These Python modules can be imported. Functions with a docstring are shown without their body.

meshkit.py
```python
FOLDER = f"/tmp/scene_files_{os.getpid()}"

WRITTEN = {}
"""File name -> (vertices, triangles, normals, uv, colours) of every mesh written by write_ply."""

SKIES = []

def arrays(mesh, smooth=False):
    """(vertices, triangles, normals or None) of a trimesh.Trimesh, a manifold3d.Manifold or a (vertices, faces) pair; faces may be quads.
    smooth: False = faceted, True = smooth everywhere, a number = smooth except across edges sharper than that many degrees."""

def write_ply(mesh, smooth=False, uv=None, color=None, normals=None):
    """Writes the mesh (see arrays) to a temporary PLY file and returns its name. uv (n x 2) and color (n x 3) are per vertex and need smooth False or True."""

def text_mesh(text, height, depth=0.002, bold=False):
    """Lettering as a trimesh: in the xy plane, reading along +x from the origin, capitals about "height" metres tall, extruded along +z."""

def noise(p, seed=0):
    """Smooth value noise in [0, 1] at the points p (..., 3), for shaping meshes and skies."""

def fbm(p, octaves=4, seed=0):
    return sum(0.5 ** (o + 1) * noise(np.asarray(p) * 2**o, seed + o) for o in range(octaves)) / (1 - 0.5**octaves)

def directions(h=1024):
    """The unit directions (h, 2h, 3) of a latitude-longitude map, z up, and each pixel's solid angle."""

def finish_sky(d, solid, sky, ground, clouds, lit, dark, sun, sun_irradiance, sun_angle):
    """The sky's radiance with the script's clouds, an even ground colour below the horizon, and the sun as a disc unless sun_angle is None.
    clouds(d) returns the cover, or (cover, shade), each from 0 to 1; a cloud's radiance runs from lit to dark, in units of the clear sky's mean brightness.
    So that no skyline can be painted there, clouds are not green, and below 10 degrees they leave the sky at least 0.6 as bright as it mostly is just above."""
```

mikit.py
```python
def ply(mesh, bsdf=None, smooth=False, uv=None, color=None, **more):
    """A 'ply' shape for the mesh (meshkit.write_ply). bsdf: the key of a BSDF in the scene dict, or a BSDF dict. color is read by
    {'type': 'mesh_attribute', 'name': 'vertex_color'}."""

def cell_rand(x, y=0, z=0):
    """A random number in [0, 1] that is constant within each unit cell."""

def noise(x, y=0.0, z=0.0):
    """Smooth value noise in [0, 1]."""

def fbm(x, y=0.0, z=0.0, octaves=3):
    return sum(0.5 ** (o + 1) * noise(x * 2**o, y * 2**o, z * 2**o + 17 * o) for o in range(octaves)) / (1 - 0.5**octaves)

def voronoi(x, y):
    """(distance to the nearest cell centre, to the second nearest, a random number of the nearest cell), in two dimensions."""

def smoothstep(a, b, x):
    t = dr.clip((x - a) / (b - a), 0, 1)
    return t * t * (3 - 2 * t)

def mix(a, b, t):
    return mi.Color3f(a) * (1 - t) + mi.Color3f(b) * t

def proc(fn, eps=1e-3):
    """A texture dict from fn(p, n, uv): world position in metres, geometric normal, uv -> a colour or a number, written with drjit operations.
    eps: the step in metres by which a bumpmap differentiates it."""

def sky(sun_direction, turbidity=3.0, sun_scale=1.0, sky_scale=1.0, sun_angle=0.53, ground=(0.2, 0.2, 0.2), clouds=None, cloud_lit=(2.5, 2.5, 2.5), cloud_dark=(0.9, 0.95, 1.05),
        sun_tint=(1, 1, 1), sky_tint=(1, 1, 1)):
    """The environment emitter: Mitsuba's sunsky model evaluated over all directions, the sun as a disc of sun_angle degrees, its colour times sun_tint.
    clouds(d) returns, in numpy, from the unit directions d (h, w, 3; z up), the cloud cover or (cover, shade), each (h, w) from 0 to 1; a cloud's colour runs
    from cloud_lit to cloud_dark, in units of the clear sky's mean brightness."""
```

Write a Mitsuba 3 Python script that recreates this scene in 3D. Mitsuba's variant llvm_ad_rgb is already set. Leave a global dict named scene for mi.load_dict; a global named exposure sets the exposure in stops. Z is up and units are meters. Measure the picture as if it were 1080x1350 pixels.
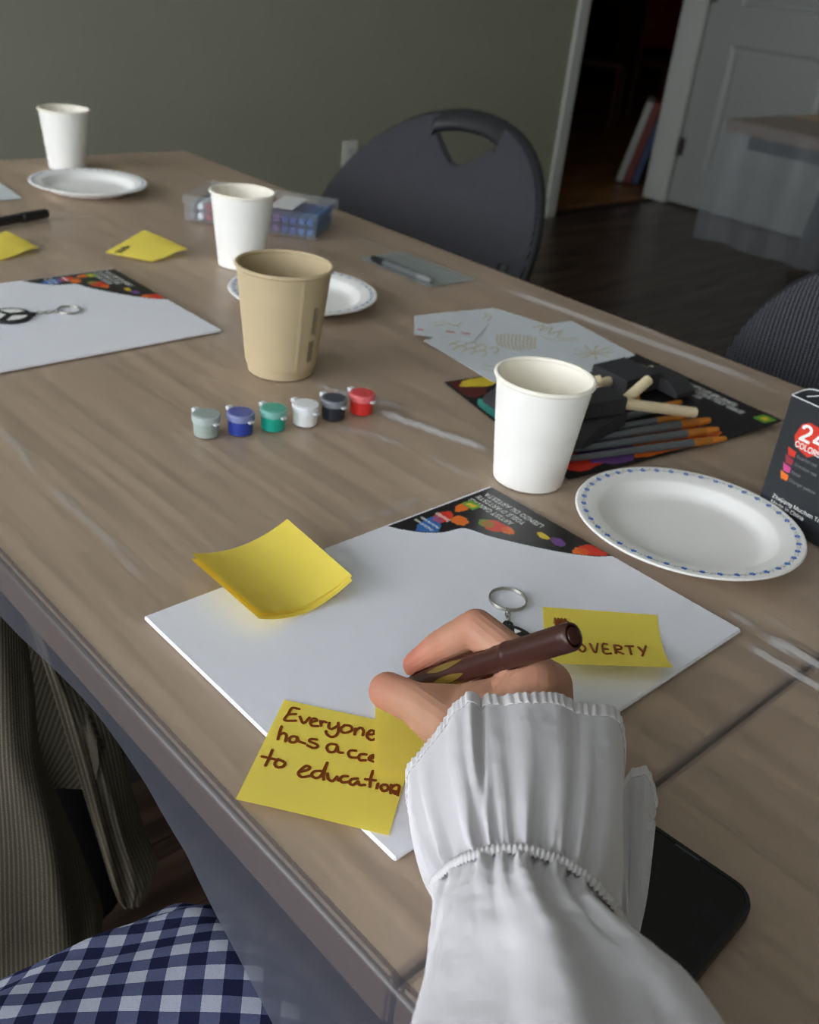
import math, random
import numpy as np, trimesh, manifold3d as m3, mitsuba as mi, drjit as dr
import mikit, meshkit
from shapely.geometry import LineString, Polygon, Point
from shapely.ops import unary_union
from shapely import affinity
rng = np.random.default_rng(7); random.seed(7)
T = mi.ScalarTransform4f
scene, labels = {}, {}

# ------------------------------------------------------------------ camera, light, exposure
EYE = np.array([0.0, 0.0, 1.110024])
FWD = np.array([0.6210513299718761, 0.6060586079237286, -0.4969790833643969])
UP = np.array([0.2738666083627259, 0.4263138291098766, 0.8621215691151523])
RIGHT = np.array([0.7343652540555424, -0.6715277230846298, 0.09878355513298534])
FOC = 1301.577
scene['camera'] = {'type': 'thinlens', 'fov': 45.0653, 'fov_axis': 'x', 'near_clip': 0.02, 'far_clip': 60.0,
                   'aperture_radius': 0.0014, 'focus_distance': 0.52,
                   'to_world': T().look_at(origin=EYE.tolist(), target=(EYE + FWD).tolist(), up=UP.tolist())}
exposure = -0.22
WINDOW_RADIANCE = [7.4, 7.7, 8.1]      # overcast daylight seen in the panes of window_1
LAMP_RADIANCE = [0.0, 0.0, 0.0]
scene['sky'] = {'type': 'constant', 'radiance': {'type': 'rgb', 'value': [0.05, 0.055, 0.06]}}

TZ = 0.740          # table top
B = 0.7417          # what stands on the plastic cloth


def ray(px, py):
    return FWD + (px - 540) / FOC * RIGHT - (py - 675) / FOC * UP


def at(px, py, z):                      # measured point of the photograph -> world point on the level z
    d = ray(px, py)
    return EYE + d * (z - EYE[2]) / d[2]


def atd(px, py, dist):                  # ... at a distance from the eye
    d = ray(px, py)
    return EYE + d / np.linalg.norm(d) * dist


def S(r, g, b):
    c = np.array([r, g, b]) / 255.0
    return np.where(c <= 0.04045, c / 12.92, ((c + 0.055) / 1.055) ** 2.4).tolist()


# ------------------------------------------------------------------ materials
def rgb(c):
    return {'type': 'rgb', 'value': [float(x) for x in c]}


def mat(name, color, rough=0.5, spec=0.5, metallic=0.0, two=True, **more):
    tex = color if isinstance(color, dict) else rgb(color)
    b = {'type': 'principled', 'base_color': tex, 'roughness': rough, 'specular': spec, 'metallic': metallic, **more}
    scene['m_' + name] = {'type': 'twosided', 'b': b} if two else b
    return 'm_' + name


def bump(name, tex, scale=1.0):
    inner = scene['m_' + name]['b'] if scene['m_' + name]['type'] == 'twosided' else scene['m_' + name]
    scene['m_' + name] = {'type': 'twosided', 'b': {'type': 'bumpmap', 'arbitrary': tex, 'scale': scale, 'bsdf': inner}}


def wood_table(p, n, uv):
    g = mikit.fbm(p.x * 130 + 2.0 * mikit.noise(p.x * 9, p.y * 2.0), p.y * 5.0, p.z * 9, octaves=4)
    f = mikit.noise(p.x * 620, p.y * 26)
    w = mikit.fbm(p.x * 7 + 5, p.y * 1.3, 3.0, octaves=2)
    c = mikit.mix(S(150, 126, 101), S(183, 158, 131), mikit.smoothstep(0.22, 0.78, g))
    c = mikit.mix(c, S(172, 150, 127), 0.30 * w)
    return c * (0.86 + 0.20 * f)


def wood_floor(p, n, uv):
    k = mikit.cell_rand(dr.floor(p.y / 0.12), 3)
    g = mikit.fbm(p.x * 4, p.y * 60, k * 9, octaves=3)
    c = mikit.mix(S(48, 38, 33), S(84, 66, 55), mikit.smoothstep(0.25, 0.8, g))
    return c


def hall_floor(p, n, uv):
    row = dr.floor(p.y / 0.09)
    k = mikit.cell_rand(row, dr.floor(p.x / 0.8 + mikit.cell_rand(row, 5)), 2)
    g = mikit.fbm(p.x * 5, p.y * 55, k * 7, octaves=3)
    return mikit.mix(S(128, 84, 48), S(170, 122, 74), mikit.smoothstep(0.2, 0.8, g)) * (0.8 + 0.3 * k)


def wall_paint(p, n, uv):
    g = mikit.fbm(p.x * 3, p.y * 3, p.z * 3, octaves=2)
    return mikit.mix(S(149, 150, 132), S(155, 156, 138), g)


def chair_stripe(p, n, uv):
    s = 0.5 + 0.5 * dr.sin(uv.x * (2 * math.pi / 0.0052))
    g = mikit.noise(uv.x * 900, uv.y * 900)
    c = mikit.mix(S(26, 27, 32), S(94, 94, 101), mikit.smoothstep(0.35, 0.95, s))
    return c * (0.88 + 0.2 * g)


def gingham(p, n, uv):
    a = dr.select((uv.x / 0.0102) - 2 * dr.floor(uv.x / 0.0204) < 1, 1.0, 0.0)
    b = dr.select((uv.y / 0.0102) - 2 * dr.floor(uv.y / 0.0204) < 1, 1.0, 0.0)
    g = 0.88 + 0.2 * mikit.noise(uv.x * 2500, uv.y * 2500)
    c = mikit.mix(S(176, 180, 198), S(84, 90, 122), mi.Float(a + b > 0.5))
    return mikit.mix(c, S(26, 30, 62), mi.Float(a * b)) * g


def pinstripe(p, n, uv):
    s = 0.5 + 0.5 * dr.sin(uv.x * (2 * math.pi / 0.0044))
    g = 0.9 + 0.2 * mikit.noise(uv.x * 1800, uv.y * 900)
    return mikit.mix(S(98, 91, 79), S(148, 140, 124), mikit.smoothstep(0.5, 0.95, s)) * g


def weave(p, n, uv):
    return mikit.noise(p.x * 1900, p.y * 1900, p.z * 1900)


def crease(p, n, uv):
    return mikit.fbm(p.x * 120, p.y * 120, p.z * 120, octaves=3)


def canvas_grain(p, n, uv):
    return 0.5 + 0.25 * dr.sin(p.x * 2 * math.pi / 0.0011) * dr.sin(p.y * 2 * math.pi / 0.0011)


mat('table_wood', mikit.proc(wood_table), 0.42, 0.5)
mat('table_edge', S(124, 102, 84), 0.4)
mat('dark_steel', S(38, 40, 46), 0.4, 0.5, 0.3)
mat('floor', mikit.proc(wood_floor), 0.33, 0.5)
mat('floor_under', S(24, 19, 17), 0.7)
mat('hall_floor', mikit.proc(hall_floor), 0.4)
mat('wall', mikit.proc(wall_paint), 0.75, 0.3)
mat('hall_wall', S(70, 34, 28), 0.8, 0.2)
mat('ceiling', S(205, 205, 200), 0.8, 0.2)
mat('trim_white', S(196, 197, 192), 0.45)
mat('door_paint', S(158, 161, 158), 0.4)
mat('outlet', S(222, 222, 214), 0.4)
mat('hinge', S(90, 86, 80), 0.4, 0.5, 0.7)
mat('chair_fabric', mikit.proc(chair_stripe), 0.9, 0.2, sheen=0.4)
mat('chair_tube', S(34, 35, 39), 0.5)
mat('white_paper', S(240, 240, 236), 0.55, 0.35)
mat('cup_inside', S(244, 240, 228), 0.5, 0.4)
mat('plate', S(242, 242, 240), 0.5, 0.4)
mat('plate_blue', S(52, 98, 178), 0.6)
mat('plate_grey', S(146, 158, 158), 0.6)
mat('kraft', S(188, 171, 138), 0.65, 0.3)
mat('kraft_print', S(128, 116, 92), 0.6)
mat('canvas', S(226, 228, 236), 0.55, 0.35)
bump('canvas', mikit.proc(canvas_grain, 1e-4), 0.00003)
mat('board_edge', S(228, 228, 230), 0.6)
mat('ink_brown', S(118, 58, 14), 0.5, 0.3)
mat('label_black', S(26, 26, 28), 0.3, 0.5)
mat('print_red', S(206, 52, 34), 0.4)
mat('print_orange', S(226, 112, 34), 0.4)
mat('print_yellow', S(214, 186, 52), 0.4)
mat('print_green', S(96, 150, 52), 0.4)
mat('print_blue', S(54, 106, 170), 0.4)
mat('print_teal', S(70, 160, 150), 0.4)
mat('print_purple', S(106, 66, 132), 0.4)
mat('print_white', S(232, 232, 230), 0.5)
mat('print_grey', S(120, 122, 124), 0.5)
mat('print_maroon', S(84, 30, 30), 0.4)
mat('print_crimson', S(150, 46, 62), 0.4)
mat('print_pink', S(196, 70, 130), 0.4)
mat('card_art', S(58, 42, 44), 0.3)
mat('marker_brown', S(58, 31, 25), 0.34, 0.45)
mat('marker_dark', S(58, 30, 24), 0.3, 0.5)
mat('marker_yellow', S(106, 88, 36), 0.35)
mat('black_plastic', S(30, 31, 32), 0.35)
mat('black_rubber', S(24, 25, 27), 0.6)
mat('phone_glass', S(14, 15, 14), 0.08, 0.5)
mat('phone_case', S(20, 23, 28), 0.45)
mat('phone_rim', S(70, 76, 86), 0.3)
mat('steel', S(190, 188, 180), 0.22, 0.5, 1.0)
mat('foam', S(58, 58, 60), 0.95, 0.1)
mat('dowel', S(224, 208, 172), 0.5)
mat('brush_handle', S(92, 96, 98), 0.35)
mat('brush_bristle', S(202, 122, 44), 0.6)
mat('brush_ferrule', S(188, 120, 52), 0.35, 0.5, 0.3)
mat('stencil', S(214, 220, 226), 0.35, 0.5)
mat('stencil_print', S(186, 176, 148), 0.5)
mat('stencil_red', S(176, 112, 102), 0.5)
mat('box_black', S(34, 37, 42), 0.38, 0.5)
mat('box_edge', S(190, 192, 194), 0.6)
mat('cotton', S(200, 198, 202), 0.85, 0.2, sheen=0.3)
mat('cotton_hem', S(208, 206, 208), 0.85, 0.2, sheen=0.3)
bump('cotton', mikit.proc(crease, 4e-4), 0.0010)
mat('gingham', mikit.proc(gingham), 0.9, 0.2, sheen=0.2)
mat('pinstripe', mikit.proc(pinstripe), 0.9, 0.2)
mat('dark_cloth', S(15, 14, 16), 0.9, 0.1)
mat('skin', {'type': 'mesh_attribute', 'name': 'vertex_color'}, 0.5, 0.4, sheen=0.1)
mat('window_frame', S(225, 225, 222), 0.5)
for nm, c in (('grey', (150, 164, 158)), ('blue', (44, 62, 150)), ('teal', (20, 158, 136)), ('white', (228, 230, 232)), ('black', (38, 42, 52)), ('red', (206, 48, 44))):
    mat('paint_' + nm, S(*c), 0.3)
    mat('lid_' + nm, (0.70 * np.array(S(*c)) + 0.30 * np.array(S(196, 204, 214)) if nm != 'red' else np.array(S(216, 104, 108))).tolist(), 0.35)
    mat('lidtop_' + nm, (0.93 * np.array(S(*c)) + 0.07 * np.array(S(190, 200, 210))).tolist(), 0.35)
mat('lid_tab', S(196, 202, 206), 0.35)
mat('wood_chair', S(92, 48, 30), 0.5)
mat('chair_red', S(104, 26, 20), 0.7)
mat('board_white', S(200, 200, 196), 0.6)
mat('board_red', S(140, 62, 56), 0.6)
mat('board_blue', S(62, 84, 118), 0.6)
mat('light_wood', S(168, 140, 108), 0.45)
# yellow paper lets some daylight through
scene['m_note'] = {'type': 'principledthin', 'base_color': rgb(S(246, 228, 104)), 'roughness': 0.65, 'diff_trans': 0.45, 'eta': 1.3}
# clear film: mostly see-through, a little haze, glossy
def film(name, tint, alpha, rough):
    scene['m_' + name] = {'type': 'mask', 'opacity': alpha, 'b': {'type': 'twosided', 'b': {'type': 'principled', 'base_color': rgb(tint), 'roughness': rough, 'specular': 1.0}}}
film('film', S(205, 205, 208), mikit.proc(lambda p, n, uv: dr.clip(0.12 + 6.0 * (1 - dr.abs(n.z)), 0, 0.6)), 0.20)
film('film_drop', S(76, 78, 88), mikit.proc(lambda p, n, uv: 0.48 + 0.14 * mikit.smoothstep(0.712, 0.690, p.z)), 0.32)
film('film_far', S(116, 121, 128), 0.42, 0.3)
film('case_clear', S(200, 206, 212), 0.10, 0.12)
film('pouch', S(176, 190, 194), 0.42, 0.2)
film('shrink', S(232, 232, 236), 0.06, 0.1)


# ------------------------------------------------------------------ helpers
def put(key, mesh, m, smooth=False, uv=None, color=None):
    if key in scene:
        k = 1
        while f'{key}_{k:03d}' in scene:
            k += 1
        key = f'{key}_{k:03d}'
    scene[key] = mikit.ply(mesh, m, smooth=smooth, uv=uv, color=color)
    return key


def tag(key, label=None, cat=None, group=None, kind=None):
    d = labels.setdefault(key, {})
    for a, b in (('label', label), ('category', cat), ('group', group), ('kind', kind)):
        if b:
            d[a] = b
    return key


def cat(ms):
    return trimesh.util.concatenate(ms)


def box(lo, hi):
    lo, hi = np.minimum(lo, hi), np.maximum(lo, hi)
    m = trimesh.creation.box(hi - lo)
    m.apply_translation((np.array(lo) + hi) / 2)
    return m


def mani(m):
    return m3.Manifold(m3.Mesh(np.asarray(m.vertices, np.float32), np.asarray(m.faces, np.uint32)))


def tri(m):
    q = m.to_mesh()
    return trimesh.Trimesh(q.vert_properties[:, :3], q.tri_verts, process=False)


def rbox(lo, hi, r, seg=12):
    lo, hi = np.array(lo, float), np.array(hi, float)
    s = m3.Manifold.sphere(r, seg)
    pts = [s.translate([x, y, z]) for x in (lo[0] + r, hi[0] - r) for y in (lo[1] + r, hi[1] - r) for z in (lo[2] + r, hi[2] - r)]
    return tri(m3.Manifold.batch_hull(pts))


def bevel_box(lo, hi, b):
    lo, hi = np.array(lo, float), np.array(hi, float)
    pts = []
    for x, sx in ((lo[0], 1), (hi[0], -1)):
        for y, sy in ((lo[1], 1), (hi[1], -1)):
            for z, sz in ((lo[2], 1), (hi[2], -1)):
                pts += [(x, y + sy * b, z + sz * b), (x + sx * b, y, z + sz * b), (x + sx * b, y + sy * b, z)]
    return trimesh.convex.convex_hull(np.array(pts))


def lathe(profile, n=72):
    return trimesh.creation.revolve(np.array(profile, float), sections=n)


def moved(m, loc=(0, 0, 0), rz=0.0):
    m = m.copy()
    if rz:
        m.apply_transform(trimesh.transformations.rotation_matrix(rz, [0, 0, 1]))
    m.apply_translation(loc)
    return m


def framed(m, o, x, y, z=None):           # local axes -> world
    x, y = np.array(x, float), np.array(y, float)
    x /= np.linalg.norm(x)
    z = np.cross(x, y) if z is None else np.array(z, float)
    z /= np.linalg.norm(z)
    y = np.cross(z, x)
    M = np.eye(4)
    M[:3, 0], M[:3, 1], M[:3, 2], M[:3, 3] = x, y, z, o
    m = m.copy()
    m.apply_transform(M)
    return m


def tube(pts, r, sides=10, closed=False, cap=True):
    p = np.asarray(pts, float)
    n = len(p)
    rr = np.broadcast_to(np.asarray(r, float), (n,))
    t = (np.roll(p, -1, 0) - np.roll(p, 1, 0)) if closed else np.gradient(p, axis=0)
    t /= np.linalg.norm(t, axis=1, keepdims=True) + 1e-12
    a = np.cross(t[0], [0, 0, 1.0] if abs(t[0][2]) < 0.9 else [1.0, 0, 0])
    A = []
    for k in range(n):
        a = a - t[k] * (a @ t[k])
        a = a / (np.linalg.norm(a) + 1e-12)
        A.append(a)
    A = np.array(A)
    C = np.cross(t, A)
    ang = np.arange(sides) * 2 * math.pi / sides
    v = p[:, None] + rr[:, None, None] * (np.cos(ang)[None, :, None] * A[:, None] + np.sin(ang)[None, :, None] * C[:, None])
    v = v.reshape(-1, 3)
    f = []
    for i in range(n if closed else n - 1):
        i2 = (i + 1) % n
        for j in range(sides):
            k = (j + 1) % sides
            f += [[i * sides + j, i * sides + k, i2 * sides + k], [i * sides + j, i2 * sides + k, i2 * sides + j]]
    if not closed and cap:
        v = np.vstack([v, p[0], p[-1]])
        for j in range(sides):
            k = (j + 1) % sides
            f += [[len(v) - 2, k, j], [len(v) - 1, (n - 1) * sides + j, (n - 1) * sides + k]]
    return trimesh.Trimesh(v, f, process=False)


def rod(a, b, r, r2=None, sides=20, round_end=0.0):
    a, b = np.array(a, float), np.array(b, float)
    L = np.linalg.norm(b - a)
    r2 = r if r2 is None else r2
    e = round_end
    prof = [(0, 0), (r - e, 0), (r, e), (r2, L - e), (r2 - e, L), (0, L)] if e else [(0, 0), (r, 0), (r2, L), (0, L)]
    m = lathe(prof, sides)
    z = (b - a) / L
    x = np.cross(z, [0, 0, 1.0] if abs(z[2]) < 0.95 else [1.0, 0, 0])
    return framed(m, a, x, np.cross(z, x), z)


def grid_mesh(P):                         # P (n, m, 3)
    n, m = P.shape[:2]
    i, j = np.meshgrid(np.arange(n - 1), np.arange(m - 1), indexing='ij')
    q = np.stack([i * m + j, (i + 1) * m + j, (i + 1) * m + j + 1, i * m + j + 1], -1).reshape(-1, 4)
    return trimesh.Trimesh(P.reshape(-1, 3), np.vstack([q[:, [0, 1, 2]], q[:, [0, 2, 3]]]), process=False)


def slab(poly, z0, z1):                   # flat polygon (world xy) with thickness
    if not isinstance(poly, list) and poly.geom_type == 'Polygon':
        poly = [poly]
    elif not isinstance(poly, list):
        poly = list(poly.geoms)
    ms = []
    for g in poly:
        if g.area > 1e-10:
            m = trimesh.creation.extrude_polygon(g, z1 - z0, engine='earcut')
            m.apply_translation([0, 0, z0])
            ms.append(m)
    return cat(ms)


def poly_px(pts, z):
    return Polygon([at(x, y, z)[:2] for x, y in pts]).buffer(0)


def smooth_line(pts, n=6, closed=False):
    p = np.array(pts, float)
    if len(p) < 3:
        return p
    if closed:
        q = np.vstack([p[-1], p, p[0], p[1]])
    else:
        q = np.vstack([2 * p[0] - p[1], p, 2 * p[-1] - p[-2]])
    out = []
    for i in range(1, len(q) - 2):
        for t in np.linspace(0, 1, n, endpoint=False):
            a, b, c, d = q[i - 1:i + 3]
            out.append(0.5 * (2 * b + (c - a) * t + (2 * a - 5 * b + 4 * c - d) * t * t + (3 * b - a - 3 * c + d) * t ** 3))
    if not closed:
        out.append(p[-1])
    return np.array(out)


def text_on(text, height, o, x, y, depth=0.00015, width=None, bold=False):
    m = meshkit.text_mesh(text, height, depth, bold)
    if width:
        m.apply_scale([width / m.extents[0], 1, 1])
    return framed(m, o, x, y)


# ------------------------------------------------------------------ the room
def struct(key, mesh, m, label, smooth=False):
    put(key, mesh, m, smooth)
    tag(key, label, kind='structure')


YW, DX0, DX1 = 3.15, 4.0, 4.95
struct('floor', box([-2.3, -2.6, -0.05], [6.6, YW + 0.11, -0.012]), 'm_floor_under', 'dark wooden plank floor of the room')
r_ = random.Random(3)
y0 = YW + 0.0 - 0.12 * 29
for row in range(29):
    ya = y0 + row * 0.12
    x = (0.9 if ya < 1.8 else -0.6) - r_.random() * 0.9
    while x < (5.6 if ya > 0.4 else 2.0):
        L = 1.1 + 0.5 * r_.random()
        h = -r_.random() * 0.0006
        put('floor__plank', bevel_box([x + 0.0008, ya + 0.0008, -0.012], [x + L - 0.0008, ya + 0.1192, h], 0.0012), 'm_floor')
        x += L
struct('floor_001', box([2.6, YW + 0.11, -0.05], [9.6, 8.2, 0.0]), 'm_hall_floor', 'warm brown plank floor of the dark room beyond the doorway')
wl = [box([-2.3, YW, 0], [DX0 - 0.01, YW + 0.11, 2.6]), box([DX1 + 0.01, YW, 0], [6.6, YW + 0.11, 2.6]), box([DX0 - 0.01, YW, 2.06], [DX1 + 0.01, YW + 0.11, 2.6])]
struct('wall_back', cat(wl), 'm_wall', 'grey-green painted wall behind the table')
struct('wall_right', box([6.6, -2.6, 0], [6.7, YW + 0.11, 2.6]), 'm_wall', 'painted wall on the right of the room')
struct('wall_front', box([-2.3, -2.7, 0], [6.6, -2.6, 2.6]), 'm_wall', 'painted wall behind the viewer')
WY0, WY1, WZ0, WZ1 = 0.1, 2.6, 0.85, 2.35
VY0, VY1 = -2.2, -0.25
lw = [box([-2.4, -2.6, 0], [-2.3, VY0, 2.6]), box([-2.4, VY1, 0], [-2.3, WY0, 2.6]), box([-2.4, VY0, 0], [-2.3, VY1, WZ0]), box([-2.4, VY0, WZ1], [-2.3, VY1, 2.6]), box([-2.4, WY1, 0], [-2.3, YW + 0.11, 2.6]), box([-2.4, WY0, 0], [-2.3, WY1, WZ0]), box([-2.4, WY0, WZ1], [-2.3, WY1, 2.6])]
struct('wall_left', cat(lw), 'm_wall', 'painted wall with the window on the left of the room')
struct('ceiling', box([-2.4, -2.7, 2.6], [6.7, YW + 0.11, 2.7]), 'm_ceiling', 'white ceiling')
# windows: frame, two mullions, bright overcast panes


def window(key, ya0, yb0, label):
    fr = [box([-2.41, ya0, WZ0], [-2.29, ya0 + 0.05, WZ1]), box([-2.41, yb0 - 0.05, WZ0], [-2.29, yb0, WZ1]), box([-2.41, ya0, WZ0], [-2.29, yb0, WZ0 + 0.05]), box([-2.41, ya0, WZ1 - 0.05], [-2.29, yb0, WZ1])]
    for k in (1, 2):
        yy = ya0 + (yb0 - ya0) * k / 3
        fr.append(box([-2.39, yy - 0.02, WZ0], [-2.31, yy + 0.02, WZ1]))
    struct(key, cat(fr), 'm_window_frame', label)
    for k in range(3):
        ya, yb = ya0 + (yb0 - ya0) * k / 3 + 0.022, ya0 + (yb0 - ya0) * (k + 1) / 3 - 0.022
        pane = trimesh.Trimesh([[-2.36, ya, WZ0 + 0.04], [-2.36, yb, WZ0 + 0.04], [-2.36, yb, WZ1 - 0.04], [-2.36, ya, WZ1 - 0.04]], [[0, 1, 2], [0, 2, 3]], process=False)
        kk = put(key + '__pane', pane, 'm_window_frame')
        scene[kk]['emitter'] = {'type': 'area', 'radiance': rgb(WINDOW_RADIANCE)}


window('window_1', WY0, WY1, 'white window frame in the left wall')
window('window_2', VY0, VY1, 'second white window frame in the left wall')
# the dark room beyond
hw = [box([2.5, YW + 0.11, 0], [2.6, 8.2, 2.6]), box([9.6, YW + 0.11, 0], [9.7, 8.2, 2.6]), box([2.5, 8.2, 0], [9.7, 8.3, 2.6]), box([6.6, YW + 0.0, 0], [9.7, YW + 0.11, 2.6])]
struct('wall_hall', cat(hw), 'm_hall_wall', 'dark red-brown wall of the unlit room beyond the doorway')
struct('ceiling_001', box([2.5, YW + 0.11, 2.6], [9.7, 8.3, 2.7]), 'm_ceiling', 'ceiling of the unlit room beyond the doorway')


def casing(x0, x1, top=2.06):
    m = [bevel_box([x0, YW - 0.018, 0], [x1, YW, top], 0.004)]
    return cat(m)


struct('trim_1', cat([casing(DX0 - 0.07, DX0), bevel_box([DX0 - 0.012, YW - 0.01, 0], [DX0 + 0.012, YW + 0.12, 2.06], 0.002)]), 'm_trim_white', 'white door casing on the left of the dark doorway')
struct('trim_2', cat([casing(DX1, DX1 + 0.07), bevel_box([DX1 - 0.012, YW - 0.01, 0], [DX1 + 0.012, YW + 0.12, 2.06], 0.002)]), 'm_trim_white', 'white door casing on the right of the dark doorway')
struct('trim_3', bevel_box([DX0 - 0.07, YW - 0.018, 2.06], [DX1 + 0.07, YW, 2.13], 0.004), 'm_trim_white', 'white head casing over the doorway')
struct('baseboard_back', cat([bevel_box([-2.3, YW - 0.014, 0], [DX0 - 0.07, YW, 0.11], 0.004)]), 'm_trim_white', 'white baseboard along the grey-green wall')
struct('baseboard_right', bevel_box([DX1 + 0.07, YW - 0.014, 0], [6.6, YW, 0.11], 0.004), 'm_trim_white', 'white baseboard right of the doorway')

# door leaf, swung open into the room
XD, YD0, YD1 = 4.962, 2.27, 3.115


def door_leaf():
    ext = m3.Manifold.cube([0.036, YD1 - YD0, 2.02]).translate([XD, YD0, 0.012])
    st = 0.115
    for za, zb in ((0.20, 0.83), (1.0, 1.90)):
        lo, hi = np.array([YD0 + st, za]), np.array([YD1 - 0.165, zb])
        cut = m3.Manifold.hull_points(np.array([[XD - 0.001, y, z] for y in (lo[0], hi[0]) for z in (lo[1], hi[1])] + [[XD + 0.012, y, z] for y in (lo[0] + 0.02, hi[0] - 0.02) for z in (lo[1] + 0.02, hi[1] - 0.02)]))
        ext = ext - cut
        ins = m3.Manifold.hull_points(np.array([[XD + 0.013, y, z] for y in (lo[0] + 0.03, hi[0] - 0.03) for z in (lo[1] + 0.03, hi[1] - 0.03)] + [[XD + 0.006, y, z] for y in (lo[0] + 0.05, hi[0] - 0.05) for z in (lo[1] + 0.05, hi[1] - 0.05)]))
        ext = ext + ins
    return tri(ext)


struct('door_1', door_leaf(), 'm_door_paint', 'white panelled door swung open into the room')
for zz in (0.30, 1.05, 1.82):
    put('door_1__hinge', cat([rod([XD - 0.006, YD1 + 0.004, zz - 0.05], [XD - 0.006, YD1 + 0.004, zz + 0.05], 0.007, sides=12), box([XD - 0.003, YD1 - 0.028, zz - 0.045], [XD + 0.001, YD1 + 0.004, zz + 0.045])]), 'm_hinge')
put('door_1__knob', framed(lathe([(0, 0), (0.03, 0), (0.03, 0.006), (0.012, 0.01), (0.011, 0.03), (0.026, 0.04), (0.028, 0.052), (0.018, 0.062), (0, 0.064)], 24), [XD, YD0 + 0.07, 0.96], [0, 1, 0], [0, 0, 1], [-1, 0, 0]), 'm_hinge', 40)

# outlet on the wall
ox, oz = 2.655, 0.352
tag(put('wall_outlet', bevel_box([ox - 0.037, YW - 0.006, oz - 0.06], [ox + 0.037, YW, oz + 0.06], 0.002), 'm_outlet', False), 'white outlet plate on the grey-green wall just left of the round-backed chair', 'outlet')
for dz in (-0.022, 0.022):
    put('wall_outlet__socket', bevel_box([ox - 0.016, YW - 0.0085, oz + dz - 0.014], [ox + 0.016, YW - 0.004, oz + dz + 0.014], 0.001), 'm_trim_white')

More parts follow.
